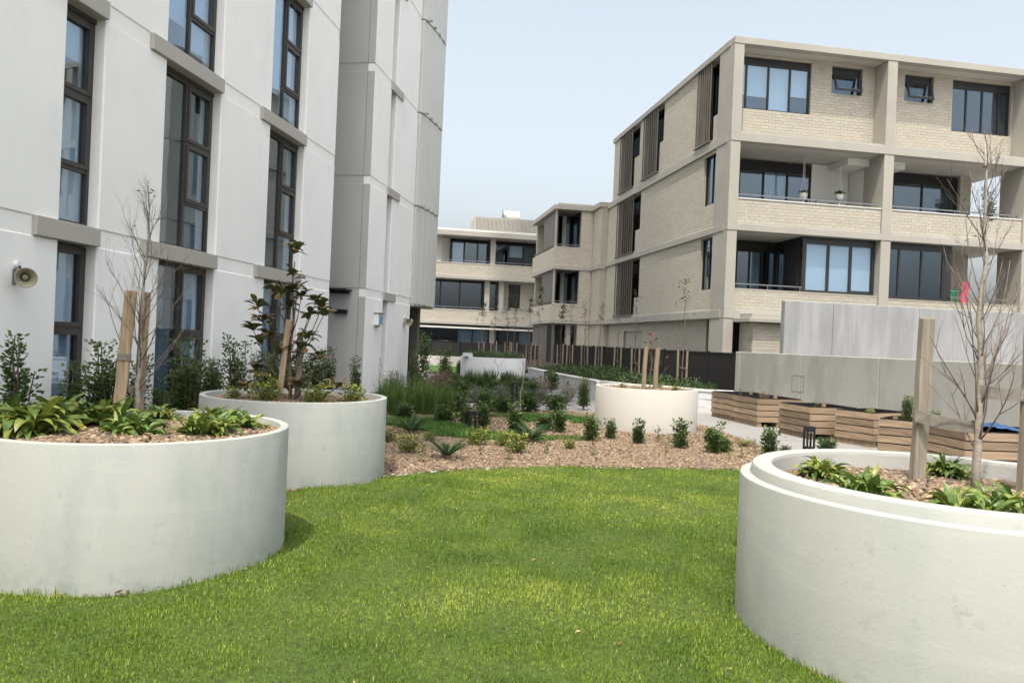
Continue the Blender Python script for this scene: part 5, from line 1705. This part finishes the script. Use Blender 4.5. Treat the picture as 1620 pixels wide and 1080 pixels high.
# far planter: twiggy shrub and two round poles
bare_tree('bare_sapling', 'twiggy sapling with a withered leaf in the cream planter', 2.62, 14.25, 0.73, 0.95, 0.012, 41, 10, 0.55, 'twig', 'twig', (0.02, 0), 0.05, (0.3, 0.7), 2, 0.02, 26, ((0.16, 0.07, 0.03), (0.24, 0.12, 0.05)), 0.08)
post_obj('round_pole', 'round timber pole left of the sapling in the cream planter', 2.50, 14.2, 0.70, 1.56, 0.085, 0.08, 0, (0.02, 0), 'pole', 'stake', 'round poles in the cream planter', True)
post_obj('round_pole', 'round timber pole right of the sapling in the cream planter', 2.72, 14.22, 0.70, 1.55, 0.095, 0.08, 0, (0.02, 0), 'pole', 'stake', 'round poles in the cream planter', True)
for i, (x, y, lb) in enumerate([(2.05, 13.8, 'small green tuft at the left inside the cream planter rim'), (3.05, 13.95, 'small green tuft at the right inside the cream planter rim'), (2.9, 14.8, 'small green tuft at the back of the cream planter')]):
    shrub('yellow', lb, x, y, 0.73, 0.45, v=i, group='tufts in the planters')
for i, (x, y, s, lb) in enumerate([(-2.55, 7.95, 0.9, 'small leafy tuft at the foot of the magnolia stake'), (-2.0, 7.95, 0.75, 'yellow-green tuft right of the magnolia trunk'), (-1.68, 8.15, 0.7, 'yellow-green tuft at the right rim of the magnolia planter'), (-2.9, 8.0, 0.5, 'tiny tuft at the left of the magnolia planter')]):
    shrub('yellow', lb, x, y, 0.80, s, v=i, group='tufts in the planters')

# magnolia with whorls of large leaves
def mag_leaf(seed):
    m = MB()
    n = 5
    vs, fs = [], []
    for i in range(n + 1):
        t = i / n
        w = 0.26 * math.sin(math.pi * (0.06 + 0.90 * t) ** 1.25) ** 0.7
        if i == n: w = 0.02
        zc = 0.16 * t - 0.30 * t * t * (1 + 0.3 * seed)
        vs += [(t, -w, zc + 0.35 * w), (t, 0, zc), (t, w, zc + 0.35 * w)]
        if i:
            b = 3 * i
            fs += [(b - 2, b + 1, b, b - 3), (b - 1, b + 2, b + 1, b - 2)]
    m.add(vs, fs)
    return m.mesh('leaf', 'magnolia_leaf', True)
ML = [mag_leaf(k) for k in range(3)]
mg = thing('magnolia_tree', 'young magnolia with whorls of large glossy leaves in the middle planter', 'tree', (-2.36, 8.12, 0.78))
rr = random.Random(17)
tr, br = MB(), MB()
tp = [Vector((0.012 * math.sin(i * 1.3), 0.01 * math.cos(i), 1.55 * i / 10 - 0.03)) for i in range(11)]
tr.tube(tp, [0.022 - 0.0016 * i for i in range(11)], 8)
WH = [(0.02, 0, 1.60), (0.0, 0.0, 1.33), (-0.22, 0.05, 1.17), (-0.09, -0.08, 1.13), (0.10, -0.05, 1.10), (0.24, 0.03, 1.05), (0.34, -0.02, 0.92), (0.15, 0.08, 0.90), (-0.38, 0.0, 0.98), (-0.40, -0.05, 0.74), (-0.26, 0.04, 0.66), (-0.30, -0.09, 0.60), (0.12, -0.08, 0.55), (0.30, 0.0, 0.47), (-0.38, 0.05, 0.30), (-0.22, -0.06, 0.20), (0.12, -0.1, 0.18), (0.52, 0.02, 0.16), (-0.46, -0.05, 0.10), (-0.05, 0.06, 0.98), (0.06, -0.08, 1.20), (0.30, 0.05, 1.0), (-0.32, 0.03, 0.84), (0.20, -0.06, 0.68), (-0.10, -0.06, 0.50)]
for wx, wy, wz in WH:
    wz2 = wz + 0.05
    zb = max(0.10, wz2 - 0.22 - 0.75 * math.hypot(wx, wy))
    i = min(10, max(0, int(zb / 1.55 * 10)))
    a, b = tp[i], Vector((wx, wy, wz2))
    if math.hypot(wx, wy) > 0.03:
        br.tube([a, a.lerp(b, 0.5) + Vector((wx * 0.12, wy * 0.12, -0.03)), b], [0.008, 0.006, 0.004], 5)
    k = rr.randint(11, 15)
    for j in range(k):
        an = 6.283 * j / k + rr.uniform(-0.3, 0.3)
        tilt_ = rr.uniform(-0.65, 0.15) if j % 3 else rr.uniform(-1.1, -0.5)
        s = rr.uniform(0.105, 0.15)
        inst('leaf', rr.choice(ML), mg, (wx + rr.gauss(0, 0.012), wy + rr.gauss(0, 0.012), wz2 + rr.gauss(0, 0.018)), (rr.uniform(-0.4, 0.4), tilt_, an), (s, s * 1.05, s))
tr.build('trunk', 'brown_bark', mg, smooth=True)
br.build('branches', 'brown_bark', mg, smooth=True)
post_obj('timber_stake', 'pale timber stake left of the magnolia trunk', -2.45, 8.05, 0.76, 1.68, 0.06, 0.045, 0.2, (0.07, 0), 'wood_z', group='timber stakes in the planters')
post_obj('timber_stake', 'shorter weathered stake right against the magnolia trunk', -2.28, 8.16, 0.76, 1.55, 0.06, 0.045, 0.5, (0.0, 0), 'wood_grey', group='timber stakes in the planters')

# staked saplings of the raised bed and of the far bed
SAP = [(5.05, 22.4, 3.1, 'nearest staked sapling of the raised bed, beside the precast wall'), (4.32, 26.4, 3.0, 'second nearest staked sapling along the charcoal fence'), (3.98, 28.5, 2.9, 'third nearest staked sapling along the charcoal fence'), (3.48, 30.4, 2.7, 'fourth nearest staked sapling along the charcoal fence'), (3.16, 32.8, 2.9, 'fifth nearest staked sapling along the charcoal fence'), (2.62, 34.2, 3.4, 'sixth staked sapling along the charcoal fence'), (2.36, 36.8, 2.9, 'seventh staked sapling along the charcoal fence'), (1.22, 35.4, 3.6, 'staked sapling just right of the back planter hedge'), (0.92, 41.0, 3.4, 'staked leafy sapling behind back planter right end'), (0.12, 40.0, 3.5, 'staked leafy sapling behind the middle of the back planter'), (-0.22, 41.0, 3.5, 'staked leafy sapling in front of the far brick spandrel'), (-0.95, 40.0, 3.4, 'staked tall bare sapling behind the back planter'), (-1.60, 40.0, 3.0, 'staked sapling with dark top tuft behind the back planter')]
STK = MB().tube([(0, 0, 0), (0, 0, 1.1)], 0.034, 7).mesh('stake', 'pole')
for i, (x, y, h, lb) in enumerate(SAP):
    far = y > 35
    bare_tree('staked_sapling', lb, x, y, 0.42, h, 0.020, 100 + i, 8 if not far else 9, 0.8, 'twig', 'twig', (rnd.uniform(-0.06, 0.06), 0), 0.35, (0.3, 0.6), 2, 0.03, 46 if not far else 170, ((0.025, 0.03, 0.018), (0.07, 0.08, 0.035)), 0.085 if not far else 0.10, group='staked saplings of the raised bed', child=(1, 2))
    t = thing('stake_pair', 'two round stakes of the ' + lb.replace('staked ', ''), 'stakes', (x, y, 0.40), group='stake pairs of the raised bed')
    gap = 0.13
    inst('stake', STK, t, (-gap, -0.03, 0), (0, rnd.uniform(-0.02, 0.02), 0))
    inst('stake', STK, t, (gap, -0.03, 0), (0, rnd.uniform(-0.02, 0.02), 0), (1, 1, rnd.uniform(0.96, 1.04)))
    strap(t, (-gap, -0.065, 0.62), (gap, -0.065, 0.56), 0.028, 'twig')
bare_tree('bare_sapling', 'thin leafless sapling rising from the gravel by the small bollard', 0.22, 16.0, 0.02, 1.25, 0.014, 61, 4, 0.4, 'bark', 'twig', (0.06, 0), 0.5, (0.4, 0.8), 2, 0.02)
bare_tree('bare_sapling', 'leafless forked sapling in front of the pale grey planter', -0.35, 22.4, 0.02, 1.35, 0.014, 62, 7, 0.6, 'twig', 'twig', (-0.1, 0), 0.3, (0.35, 0.7), 2, 0.04)
bare_tree('bare_sapling', 'small leafless sapling at the foot of the white tower end', -3.35, 19.3, 0.02, 0.85, 0.010, 63, 6, 0.4, 'twig', 'twig', (0.0, 0), 0.3, (0.35, 0.7), 2, 0.03, 16, ((0.03, 0.04, 0.02), (0.06, 0.07, 0.03)), 0.04)

# ------------------------------------------------------------------ wooden crates by the precast wall
SLH, SLG = 0.106, 0.018
def slat_mesh(L, seed):
    rr = random.Random(seed)
    m = MB()
    n = 4
    vs, fs = [], []
    for i in range(n + 1):
        x = L * i / n
        a, b = rr.gauss(0, 0.0015), rr.gauss(0, 0.0015)
        vs += [(x, -0.009, a), (x, 0.009, a), (x, 0.009, SLH + b), (x, -0.009, SLH + b)]
    for i in range(n):
        for k in range(4):
            j = (k + 1) % 4
            fs.append((4 * i + k, 4 * i + 4 + k, 4 * i + 4 + j, 4 * i + j))
    fs += [(0, 1, 2, 3), (4 * n + 3, 4 * n + 2, 4 * n + 1, 4 * n)]
    m.add(vs, fs)
    return m.mesh('slat', 'wood')
SLATS = {}
CPOST = MB().box(ID, -0.035, 0.035, -0.035, 0.035, 0.09, 0.585).mesh('corner_post', 'wood')
def crate(label, x, y, rz, lx, ly, seed):
    """near-left corner at x, y; lx to the right, ly away"""
    rr = random.Random(seed)
    t = thing('wooden_crate', label, 'crate', (x, y, 0.0), rz, 'wooden planter crates along the path')
    for L in (lx, ly):
        if L not in SLATS:
            SLATS[L] = [slat_mesh(L, 7 * k + int(L * 100)) for k in range(3)]
    for k in range(4):
        z = 0.10 + k * (SLH + SLG)
        inst('slat', rr.choice(SLATS[lx]), t, (0, 0.0, z), (rr.gauss(0, 0.02), 0, 0))
        inst('slat', rr.choice(SLATS[lx]), t, (0, ly, z), (rr.gauss(0, 0.02), 0, 0))
        inst('slat', rr.choice(SLATS[ly]), t, (-0.004, 0.0, z + 0.002), (rr.gauss(0, 0.02), 0, math.pi / 2))
        inst('slat', rr.choice(SLATS[ly]), t, (lx + 0.004, 0.0, z + 0.002), (rr.gauss(0, 0.02), 0, math.pi / 2))
    for px, py in ((0.05, 0.05), (lx - 0.05, 0.05), (0.05, ly - 0.05), (lx - 0.05, ly - 0.05)):
        inst('corner_post', CPOST, t, (px, py, 0))
    for fx in (0.06, 0.5, 0.94):
        m = MB()
        m.box(ID, fx * lx - 0.05, fx * lx + 0.05, 0.01, ly - 0.01, 0.0, 0.095)
        m.build('runner', 'wood', t)
    m = MB()
    m.box(ID, 0.02, lx - 0.02, 0.02, ly - 0.02, 0.11, 0.50)
    m.build('soil', 'soil', t)
    m = MB()
    for a, b, c, e in ((0.012, lx - 0.012, 0.012, 0.02), (0.012, lx - 0.012, ly - 0.02, ly - 0.012), (0.012, 0.02, 0.02, ly - 0.02), (lx - 0.02, lx - 0.012, 0.02, ly - 0.02)):
        m.box(ID, a, b, c, e, 0.2, 0.596)
    m.build('liner', 'black', t)
    return t
crate('farthest wooden crate at the left end of the crate row', 4.92, 16.74, R(10.4), 1.0, 1.04, 1)
crate('second farthest wooden crate, touching the one behind it', 5.12, 15.66, R(10.4), 1.0, 1.04, 2)
crate('third wooden crate with its front corner toward the path', 5.46, 13.76, R(12.5), 0.98, 1.0, 3)
crate('fourth wooden crate, turned askew against the third', 6.22, 12.93, R(31), 1.02, 0.74, 4)
crate('fifth wooden crate holding a leafy herb bush', 6.40, 11.40, R(50), 0.85, 0.78, 5)
crate('sixth wooden crate covered with a blue tarpaulin', 6.20, 10.28, R(4), 0.96, 0.98, 6)
crate('last wooden crate half cut off by the right edge of the picture', 7.24, 10.30, R(6), 0.96, 0.98, 7)
def at_crate(x, y, rz, lx, ly):
    return x + math.cos(rz) * lx - math.sin(rz) * ly, y + math.sin(rz) * lx + math.cos(rz) * ly
hx, hy = at_crate(6.40, 11.40, R(50), 0.35, 0.45)
shrub('dense', 'leafy herb bush growing in the fifth crate', hx, hy, 0.48, 0.36, 0.40, 1, 'herb_bush')
hx, hy = at_crate(6.40, 11.40, R(50), 0.7, 0.15)
shrub('round', 'small herb tuft at the right of the fifth crate', hx, hy, 0.48, 0.6, v=2, name='herb_tuft')
hx, hy = at_crate(6.22, 12.93, R(31), 0.25, 0.25)
shrub('yellow', 'low seedlings in the fourth crate', hx, hy, 0.48, 0.5, v=1, name='crate_seedlings')
hx, hy = at_crate(4.92, 16.74, R(10.4), 0.35, 0.4)
shrub('sprig', 'green seedling in the farthest crate', hx, hy, 0.48, 0.8, v=0, name='crate_seedling')
hx, hy = at_crate(5.12, 15.66, R(10.4), 0.6, 0.8)
shrub('pink', 'dry sprig standing in the second farthest crate', hx, hy, 0.48, 0.5, v=0, name='dry_sprig')
hx, hy = at_crate(5.46, 13.76, R(12.5), 0.6, 0.7)
shrub('sprig', 'thin seedling in the third crate', hx, hy, 0.48, 0.7, v=1, name='crate_seedling')
# the tarpaulin
tp_ = thing('tarpaulin', 'crumpled blue tarpaulin over the sixth crate', 'tarpaulin', (6.20, 10.28, 0.565), R(4))
m = MB()
nx_, ny_ = 26, 22
rr = random.Random(4)
gv = np.random.RandomState(4)
vs = []
for i in range(nx_ + 1):
    for j in range(ny_ + 1):
        u, v = i / nx_, j / ny_
        z = 0.02 + 0.085 * float(vnoise(np.array([u * 7.0]), np.array([v * 5.0]), 41)[0]) + 0.03 * float(vnoise(np.array([u * 19.0]), np.array([v * 15.0]), 42)[0])
        vs.append((0.02 + 0.98 * u + 0.01 * math.sin(v * 9), 0.05 + 0.95 * v, z))
fs = [(i * (ny_ + 1) + j, (i + 1) * (ny_ + 1) + j, (i + 1) * (ny_ + 1) + j + 1, i * (ny_ + 1) + j + 1) for i in range(nx_) for j in range(ny_)]
m.add(vs, fs)
o = m.build('sheet', 'blue_tarp', tp_)
sm = o.modifiers.new('thickness', 'SOLIDIFY')
sm.thickness = 0.004

# ------------------------------------------------------------------ bollard lights
def bollard(label, x, y, h, w, rz=0.2):
    t = thing('bollard_light', label, 'bollard', (x, y, 0.0), rz, 'black bollard lights')
    m = MB()
    for sx, sy in ((-1, -1), (1, -1), (1, 1), (-1, 1)):
        m2 = MB()
        m2.box(ID, sx * w / 2 - 0.012 * sx, sx * w / 2 + 0.012 * sx, sy * w / 2 - 0.012 * sy, sy * w / 2 + 0.012 * sy, 0.0, h - 0.08)
        m2.build('corner_bar', 'black', t)
    m.box(ID, -w / 2 - 0.013, w / 2 + 0.013, -w / 2 - 0.013, w / 2 + 0.013, h - 0.08, h)
    m.build('head', 'black', t, bevel=0.004)
    m = MB()
    m.box(ID, -w / 2 + 0.01, w / 2 - 0.01, -w / 2 + 0.01, w / 2 - 0.01, 0.0, 0.10)
    m.build('base', 'black', t)
    m = MB()
    m.box(ID, -w / 2 + 0.03, w / 2 - 0.03, -w / 2 + 0.03, w / 2 - 0.03, h - 0.1, h - 0.079)
    m.build('lens', 'white_plastic', t)
bollard('black open-framed bollard light in the green ground cover', -0.62, 12.8, 0.36, 0.11)
bollard('black open-framed bollard light beside the path behind the stepped planter', 4.72, 11.9, 0.42, 0.11, 0.1)
bollard('black bollard light at the white block wall in the rear bed', 1.22, 25.2, 0.62, 0.16)
bollard('small black bollard light among the rear shrubs behind the bare sapling', 0.12, 19.0, 0.55, 0.12)

# ------------------------------------------------------------------ fittings on the white tower
def frame_mat(fr, base, s, d, z):
    P = fr.P(s, d, z)
    return (base.location.x + P[0], base.location.y + P[1], P[2])
def horn(name, label, s, z, fr, yaw, two=False, k=0.82):
    loc = frame_mat(fr, LT, s, 0.0, z)
    t = thing(name, label, 'loudspeaker', loc, math.atan2(fr.n[1], fr.n[0]), 'horn loudspeakers on the white tower')
    t.scale = (k, k, k)
    # local x points out of the wall
    m = MB()
    m.box(ID, 0.0, 0.012, -0.035, 0.035, -0.11, 0.11)
    m.build('wall_plate', 'metal', t)
    for zz in (-0.10, 0.09):
        m = MB()
        m.box(ID, 0.012, 0.16, -0.008, 0.008, zz, zz + 0.01)
        m.build('bracket_arm', 'metal', t)
    for sg in ((0,) if not two else (-1, 1)):
        ax = Vector((math.cos(yaw), math.sin(yaw), -0.12)).normalized()
        if sg == 1:
            ax = Vector((math.cos(yaw + 1.9), math.sin(yaw + 1.9), -0.12)).normalized()
        c = Vector((0.17, 0.0, 0.0))
        prof = [(-0.10, 0.045), (-0.02, 0.05), (0.0, 0.055), (0.06, 0.085), (0.11, 0.125), (0.125, 0.14)]
        mm = MB()
        mm.tube([c + ax * a for a, r_ in prof], [r_ for a, r_ in prof], 24, cap=False)
        b = mm.build('horn_bell', 'horn_in', t, smooth=True)
        sd_ = b.modifiers.new('thickness', 'SOLIDIFY')
        sd_.thickness = 0.006
        mm = MB()
        mm.tube([c - ax * 0.14, c - ax * 0.10], [0.045, 0.05], 16)
        mm.build('driver', 'white_plastic', t)
        mm = MB()
        mm.tube([c - ax * 0.02, c + ax * 0.04, c + ax * 0.055], [0.03, 0.042, 0.03], 16)
        mm.build('phase_plug', 'horn_in', t, smooth=True)
        mm = MB()
        mm.tube([c - ax * 0.005, c + ax * 0.004], [0.056, 0.05], 18)
        mm.build('throat_shade', 'black', t)  # black disc paints the shade deep inside the bell
    m = MB()
    m.tube([(0.0, 0.03, 0.17), (0.05, 0.03, 0.17)], 0.05, 14)
    m.build('junction_cap', 'white_plastic', t, smooth=False)
    m = MB()
    m.tube([(0.05, 0.03, 0.15), (0.08, 0.02, 0.12), (0.10, 0.01, 0.08)], 0.018, 8)
    m.build('cable_gland', 'black', t)
horn('horn_loudspeaker', 'round beige horn loudspeaker on the white wall at far left', -9.52, 2.05, FL, -0.75)
horn('horn_loudspeaker', 'pair of beige horn loudspeakers near the end of the white tower', 3.62, 2.02, FT, -1.2, True)
# black up-light and canopy on the grey return wall
loc = frame_mat(FRT, LT, 0.64, 0.0, 2.15)
t = thing('wall_light', 'flat black wall light on the grey return wall', 'light', loc, math.atan2(FRT.u[1], FRT.u[0]))
m = MB()
m.box(ID, -0.17, 0.17, 0.0, 0.13, -0.06, 0.06)
m.build('housing', 'black', t, bevel=0.006)
m = MB()
m.box(ID, -0.15, 0.15, 0.02, 0.11, -0.064, -0.058)
m.build('lens', 'white_plastic', t)
loc = frame_mat(FRT, LT, 0.80, 0.0, 2.70)
t = thing('door_canopy', 'black cantilevered canopy at the top of the grey return wall recess', 'canopy', loc, math.atan2(FRT.u[1], FRT.u[0]))
m = MB()
m.box(ID, -0.42, 0.62, 0.0, 0.45, 0.0, 0.045)
m.build('blade', 'black', t, bevel=0.004)
m = MB()
m.box(ID, -0.36, 0.6, 0.0, 0.12, -0.07, -0.001)
m.build('bracket', 'black', t)
# call box
loc = frame_mat(FT, LT, 0.92, 0.0, 2.0)
t = thing('call_box', 'white call box with a blue printed face on the white tower end', 'box', loc, math.atan2(FT.n[1], FT.n[0]))
m = MB()
m.box(ID, 0.0, 0.14, -0.18, 0.18, -0.16, 0.16)
m.build('case', 'white_plastic', t, bevel=0.008)
m = MB()
m.box(ID, 0.14, 0.146, -0.13, 0.15, -0.13, 0.10)
m.build('printed_face', 'print_blue', t)
m = MB()
m.box(ID, 0.0, 0.19, -0.21, 0.21, 0.163, 0.185)
m.build('rain_hood', 'metal', t)
m = MB()
m.box(ID, 0.05, 0.11, -0.03, 0.03, -0.21, -0.161)
m.build('socket', 'metal', t)

# ------------------------------------------------------------------ things on the balconies
def bl(s, d, z):
    P = FF.P(s, d, z)
    return (RB.location.x + P[0], RB.location.y + P[1], P[2])
def hanging_pot(label, s, d, ztop, zpot, leaf):
    x, y, z = bl(s, d, zpot)
    t = thing('hanging_planter', label, 'planter', (x, y, z), 0, 'macrame planters on the balcony')
    MB().lathe([(0.02, 0.0), (0.11, 0.01), (0.15, 0.10), (0.15, 0.22), (0.135, 0.22), (0.13, 0.12), (0.02, 0.03)], 18).build('pot', 'white_plastic', t, smooth=False)
    m = MB()
    for k in range(4):
        a = 1.57 * k + 0.4
        m.tube([(0.02 * math.cos(a), 0.02 * math.sin(a), ztop - zpot), (0.05 * math.cos(a), 0.05 * math.sin(a), 0.62), (0.155 * math.cos(a), 0.155 * math.sin(a), 0.2), (0.155 * math.cos(a), 0.155 * math.sin(a), 0.1), (0.0, 0.0, -0.03)], 0.010, 4)
    m.tube([(0, 0, -0.03), (0, 0, -0.25)], [0.02, 0.05], 6)
    m.build('macrame_cords', 'capping', t)
    fo = MB()
    rr = random.Random(int(s * 10))
    for k in range(leaf):
        a = rr.uniform(0, 6.283)
        leaf_quad(fo, (0.1 * math.cos(a) * rr.random(), 0.1 * math.sin(a) * rr.random(), 0.22 + 0.08 * rr.random()), (math.cos(a), math.sin(a), rr.uniform(-0.5, 0.9)), 0.14, 0.07, jit((0.13, 0.19, 0.03) if leaf > 40 else (0.05, 0.08, 0.03), rr), rr)
    fo.build('foliage', 'leafcol', t)
hanging_pot('macrame hanging planter with bright trailing plant on the balcony', 5.05, -1.2, 8.72, 7.42, 90)
hanging_pot('macrame hanging planter with dark plant beside the sliding doors', 3.55, -1.2, 8.97, 7.36, 34)
cv = thing('covered_barbecue', 'black covered bulky item on the balcony behind the hanging planter', 'cover', bl(4.95, -1.85, 6.08), RA)
m = MB()
n = 14
pf = [(-0.75, 0.0), (-0.72, 0.85), (-0.38, 1.22), (0.0, 1.30), (0.45, 1.26), (0.62, 1.0), (0.7, 0.0)]
vs = [(x, -0.28, z) for x, z in pf] + [(x * 0.94, 0.28, z * 0.97) for x, z in pf]
k = len(pf)
m.add(vs, [tuple(range(k)), tuple(range(2 * k - 1, k - 1, -1))] + [(i, i + k, (i + 1) % k + k, (i + 1) % k) for i in range(k)])
m.build('cover', 'black', cv, bevel=0.05)
def potted(label, s, d, z, h, kind, sc_, v, name='potted_plant'):
    t = thing(name, label, 'plant', bl(s, d, z), 0, 'potted plants on the balconies')
    MB().lathe([(0.0, 0.0), (0.13, 0.0), (0.17, 0.30), (0.15, 0.30), (0.14, 0.26), (0.0, 0.26)], 16).build('pot', 'charcoal', t)
    a, b = VAR[kind][v]
    inst('stems', a, t, (0, 0, 0.25), (0, 0, 0), (sc_, sc_, sc_ * h))
    inst('foliage', b, t, (0, 0, 0.25), (0, 0, 0), (sc_, sc_, sc_ * h))
potted('potted spiky plant behind the black cover on the balcony', 4.62, -2.0, 6.9, 1.0, 'sprig', 1.6, 0)
potted('small potted plant at the left end of the right-hand balcony', 6.72, -0.5, 6.62, 1.0, 'round', 0.9, 1)
potted('tall potted shrub at the right end of the second storey balcony', 11.25, -0.9, 6.10, 1.25, 'tall', 1.15, 0)
potted('tiny potted plant on the balcony ledge at the left bay', 2.75, -0.5, 6.72, 1.0, 'yellow', 0.6, 1)
# clothes airer with washing
ca = thing('clothes_airer', 'pale wire clothes airer on the lower right balcony', 'clothes airer', bl(9.75, -0.85, 3.02), RA)
def bar(parent, name, pts, r, mat):
    return MB().tube(pts, r, 6).build(name, mat, parent)
for x in (-0.55, 0.55):
    bar(ca, 'leg', [(x, -0.25, 0.0), (x, 0.25, 1.15)], 0.012, 'teal')
    bar(ca, 'leg', [(x, 0.25, 0.0), (x, -0.25, 1.15)], 0.012, 'teal')
    bar(ca, 'top_rail', [(x, -0.32, 1.15), (x, 0.32, 1.15)], 0.012, 'teal')
for j in range(6):
    bar(ca, 'line', [(-0.55, -0.28 + 0.11 * j, 1.155), (0.55, -0.28 + 0.11 * j, 1.155)], 0.006, 'teal')
def cloth(name, label, s, d, z, w, h, mat, seed, sag=0.03):
    t = thing(name, label, 'clothing', bl(s, d, z), RA, 'washing on the clothes airer')
    m = MB()
    n, k = 12, 10
    rr = random.Random(seed)
    ph = rr.uniform(0, 6)
    vs = []
    for i in range(n + 1):
        for j in range(k + 1):
            u, v = i / n, j / k
            wob = 0.035 * math.sin(u * 9 + ph) * v + 0.02 * math.sin(u * 21 + ph * 2) * v
            wd_ = w * (1 - 0.25 * math.sin(v * 3.0) * (1 if seed % 2 else 0.2))
            vs.append(((u - 0.5) * wd_ + 0.02 * math.sin(v * 4 + ph), wob, -h * v - 0.02 * math.sin(u * 6 + ph)))
    fs = [(i * (k + 1) + j, (i + 1) * (k + 1) + j, (i + 1) * (k + 1) + j + 1, i * (k + 1) + j + 1) for i in range(n) for j in range(k)]
    m.add(vs, fs)
    o = m.build('fabric', mat, t, smooth=True)
    sd_ = o.modifiers.new('thickness', 'SOLIDIFY')
    sd_.thickness = 0.008
    return t
cloth('pink_garment', 'bright pink garment hanging at the right end of the airer', 10.1, -0.62, 4.55, 0.34, 0.95, 'pink', 1)
cloth('green_cloth', 'dark green cloth hanging in the middle of the airer', 9.55, -0.62, 4.25, 0.46, 0.5, 'green_cloth', 2)
cloth('brown_garment', 'brown garment hanging beside the pink one on the airer', 9.82, -0.66, 4.75, 0.34, 1.05, 'brown_cloth', 3)

# ------------------------------------------------------------------ litter: dry leaves and clippings
m = MB()
rr = random.Random(77)
def drop(x, y, z, k):
    a = rr.uniform(0, 6.283)
    c = rr.choice([(0.20, 0.13, 0.06), (0.30, 0.22, 0.10), (0.10, 0.07, 0.04), (0.36, 0.30, 0.15)])
    leaf_quad(m, (x, y, z), (math.cos(a), math.sin(a), rr.uniform(-0.1, 0.25)), k, k * 0.4, jit(c, rr), rr)
for k in range(60):
    x, y = rr.uniform(-1.6, 1.6), rr.uniform(2.6, 8.6)
    drop(x, y, float(hz(np.array([x]), np.array([y]))[0]) + 0.022, rr.uniform(0.02, 0.045))
for key in ('left', 'right', 'mid'):
    cx_, cy_, r_ = PLANTERS[key]
    for k in range(46):
        a = rr.uniform(0, 6.283)
        x, y = cx_ + (r_ + rr.uniform(0.005, 0.05)) * math.cos(a), cy_ + (r_ + rr.uniform(0.005, 0.05)) * math.sin(a)
        drop(x, y, 0.045, rr.uniform(0.015, 0.05))
for k in range(90):
    x, y = rr.uniform(4.2, 6.2), rr.uniform(8, 18)
    drop(x, y, 0.006, rr.uniform(0.02, 0.05))
tag(m.build('leaf_litter', 'leafcol'), 'scattered dry leaves and clippings on lawn and path', 'leaf litter', None, 'stuff')
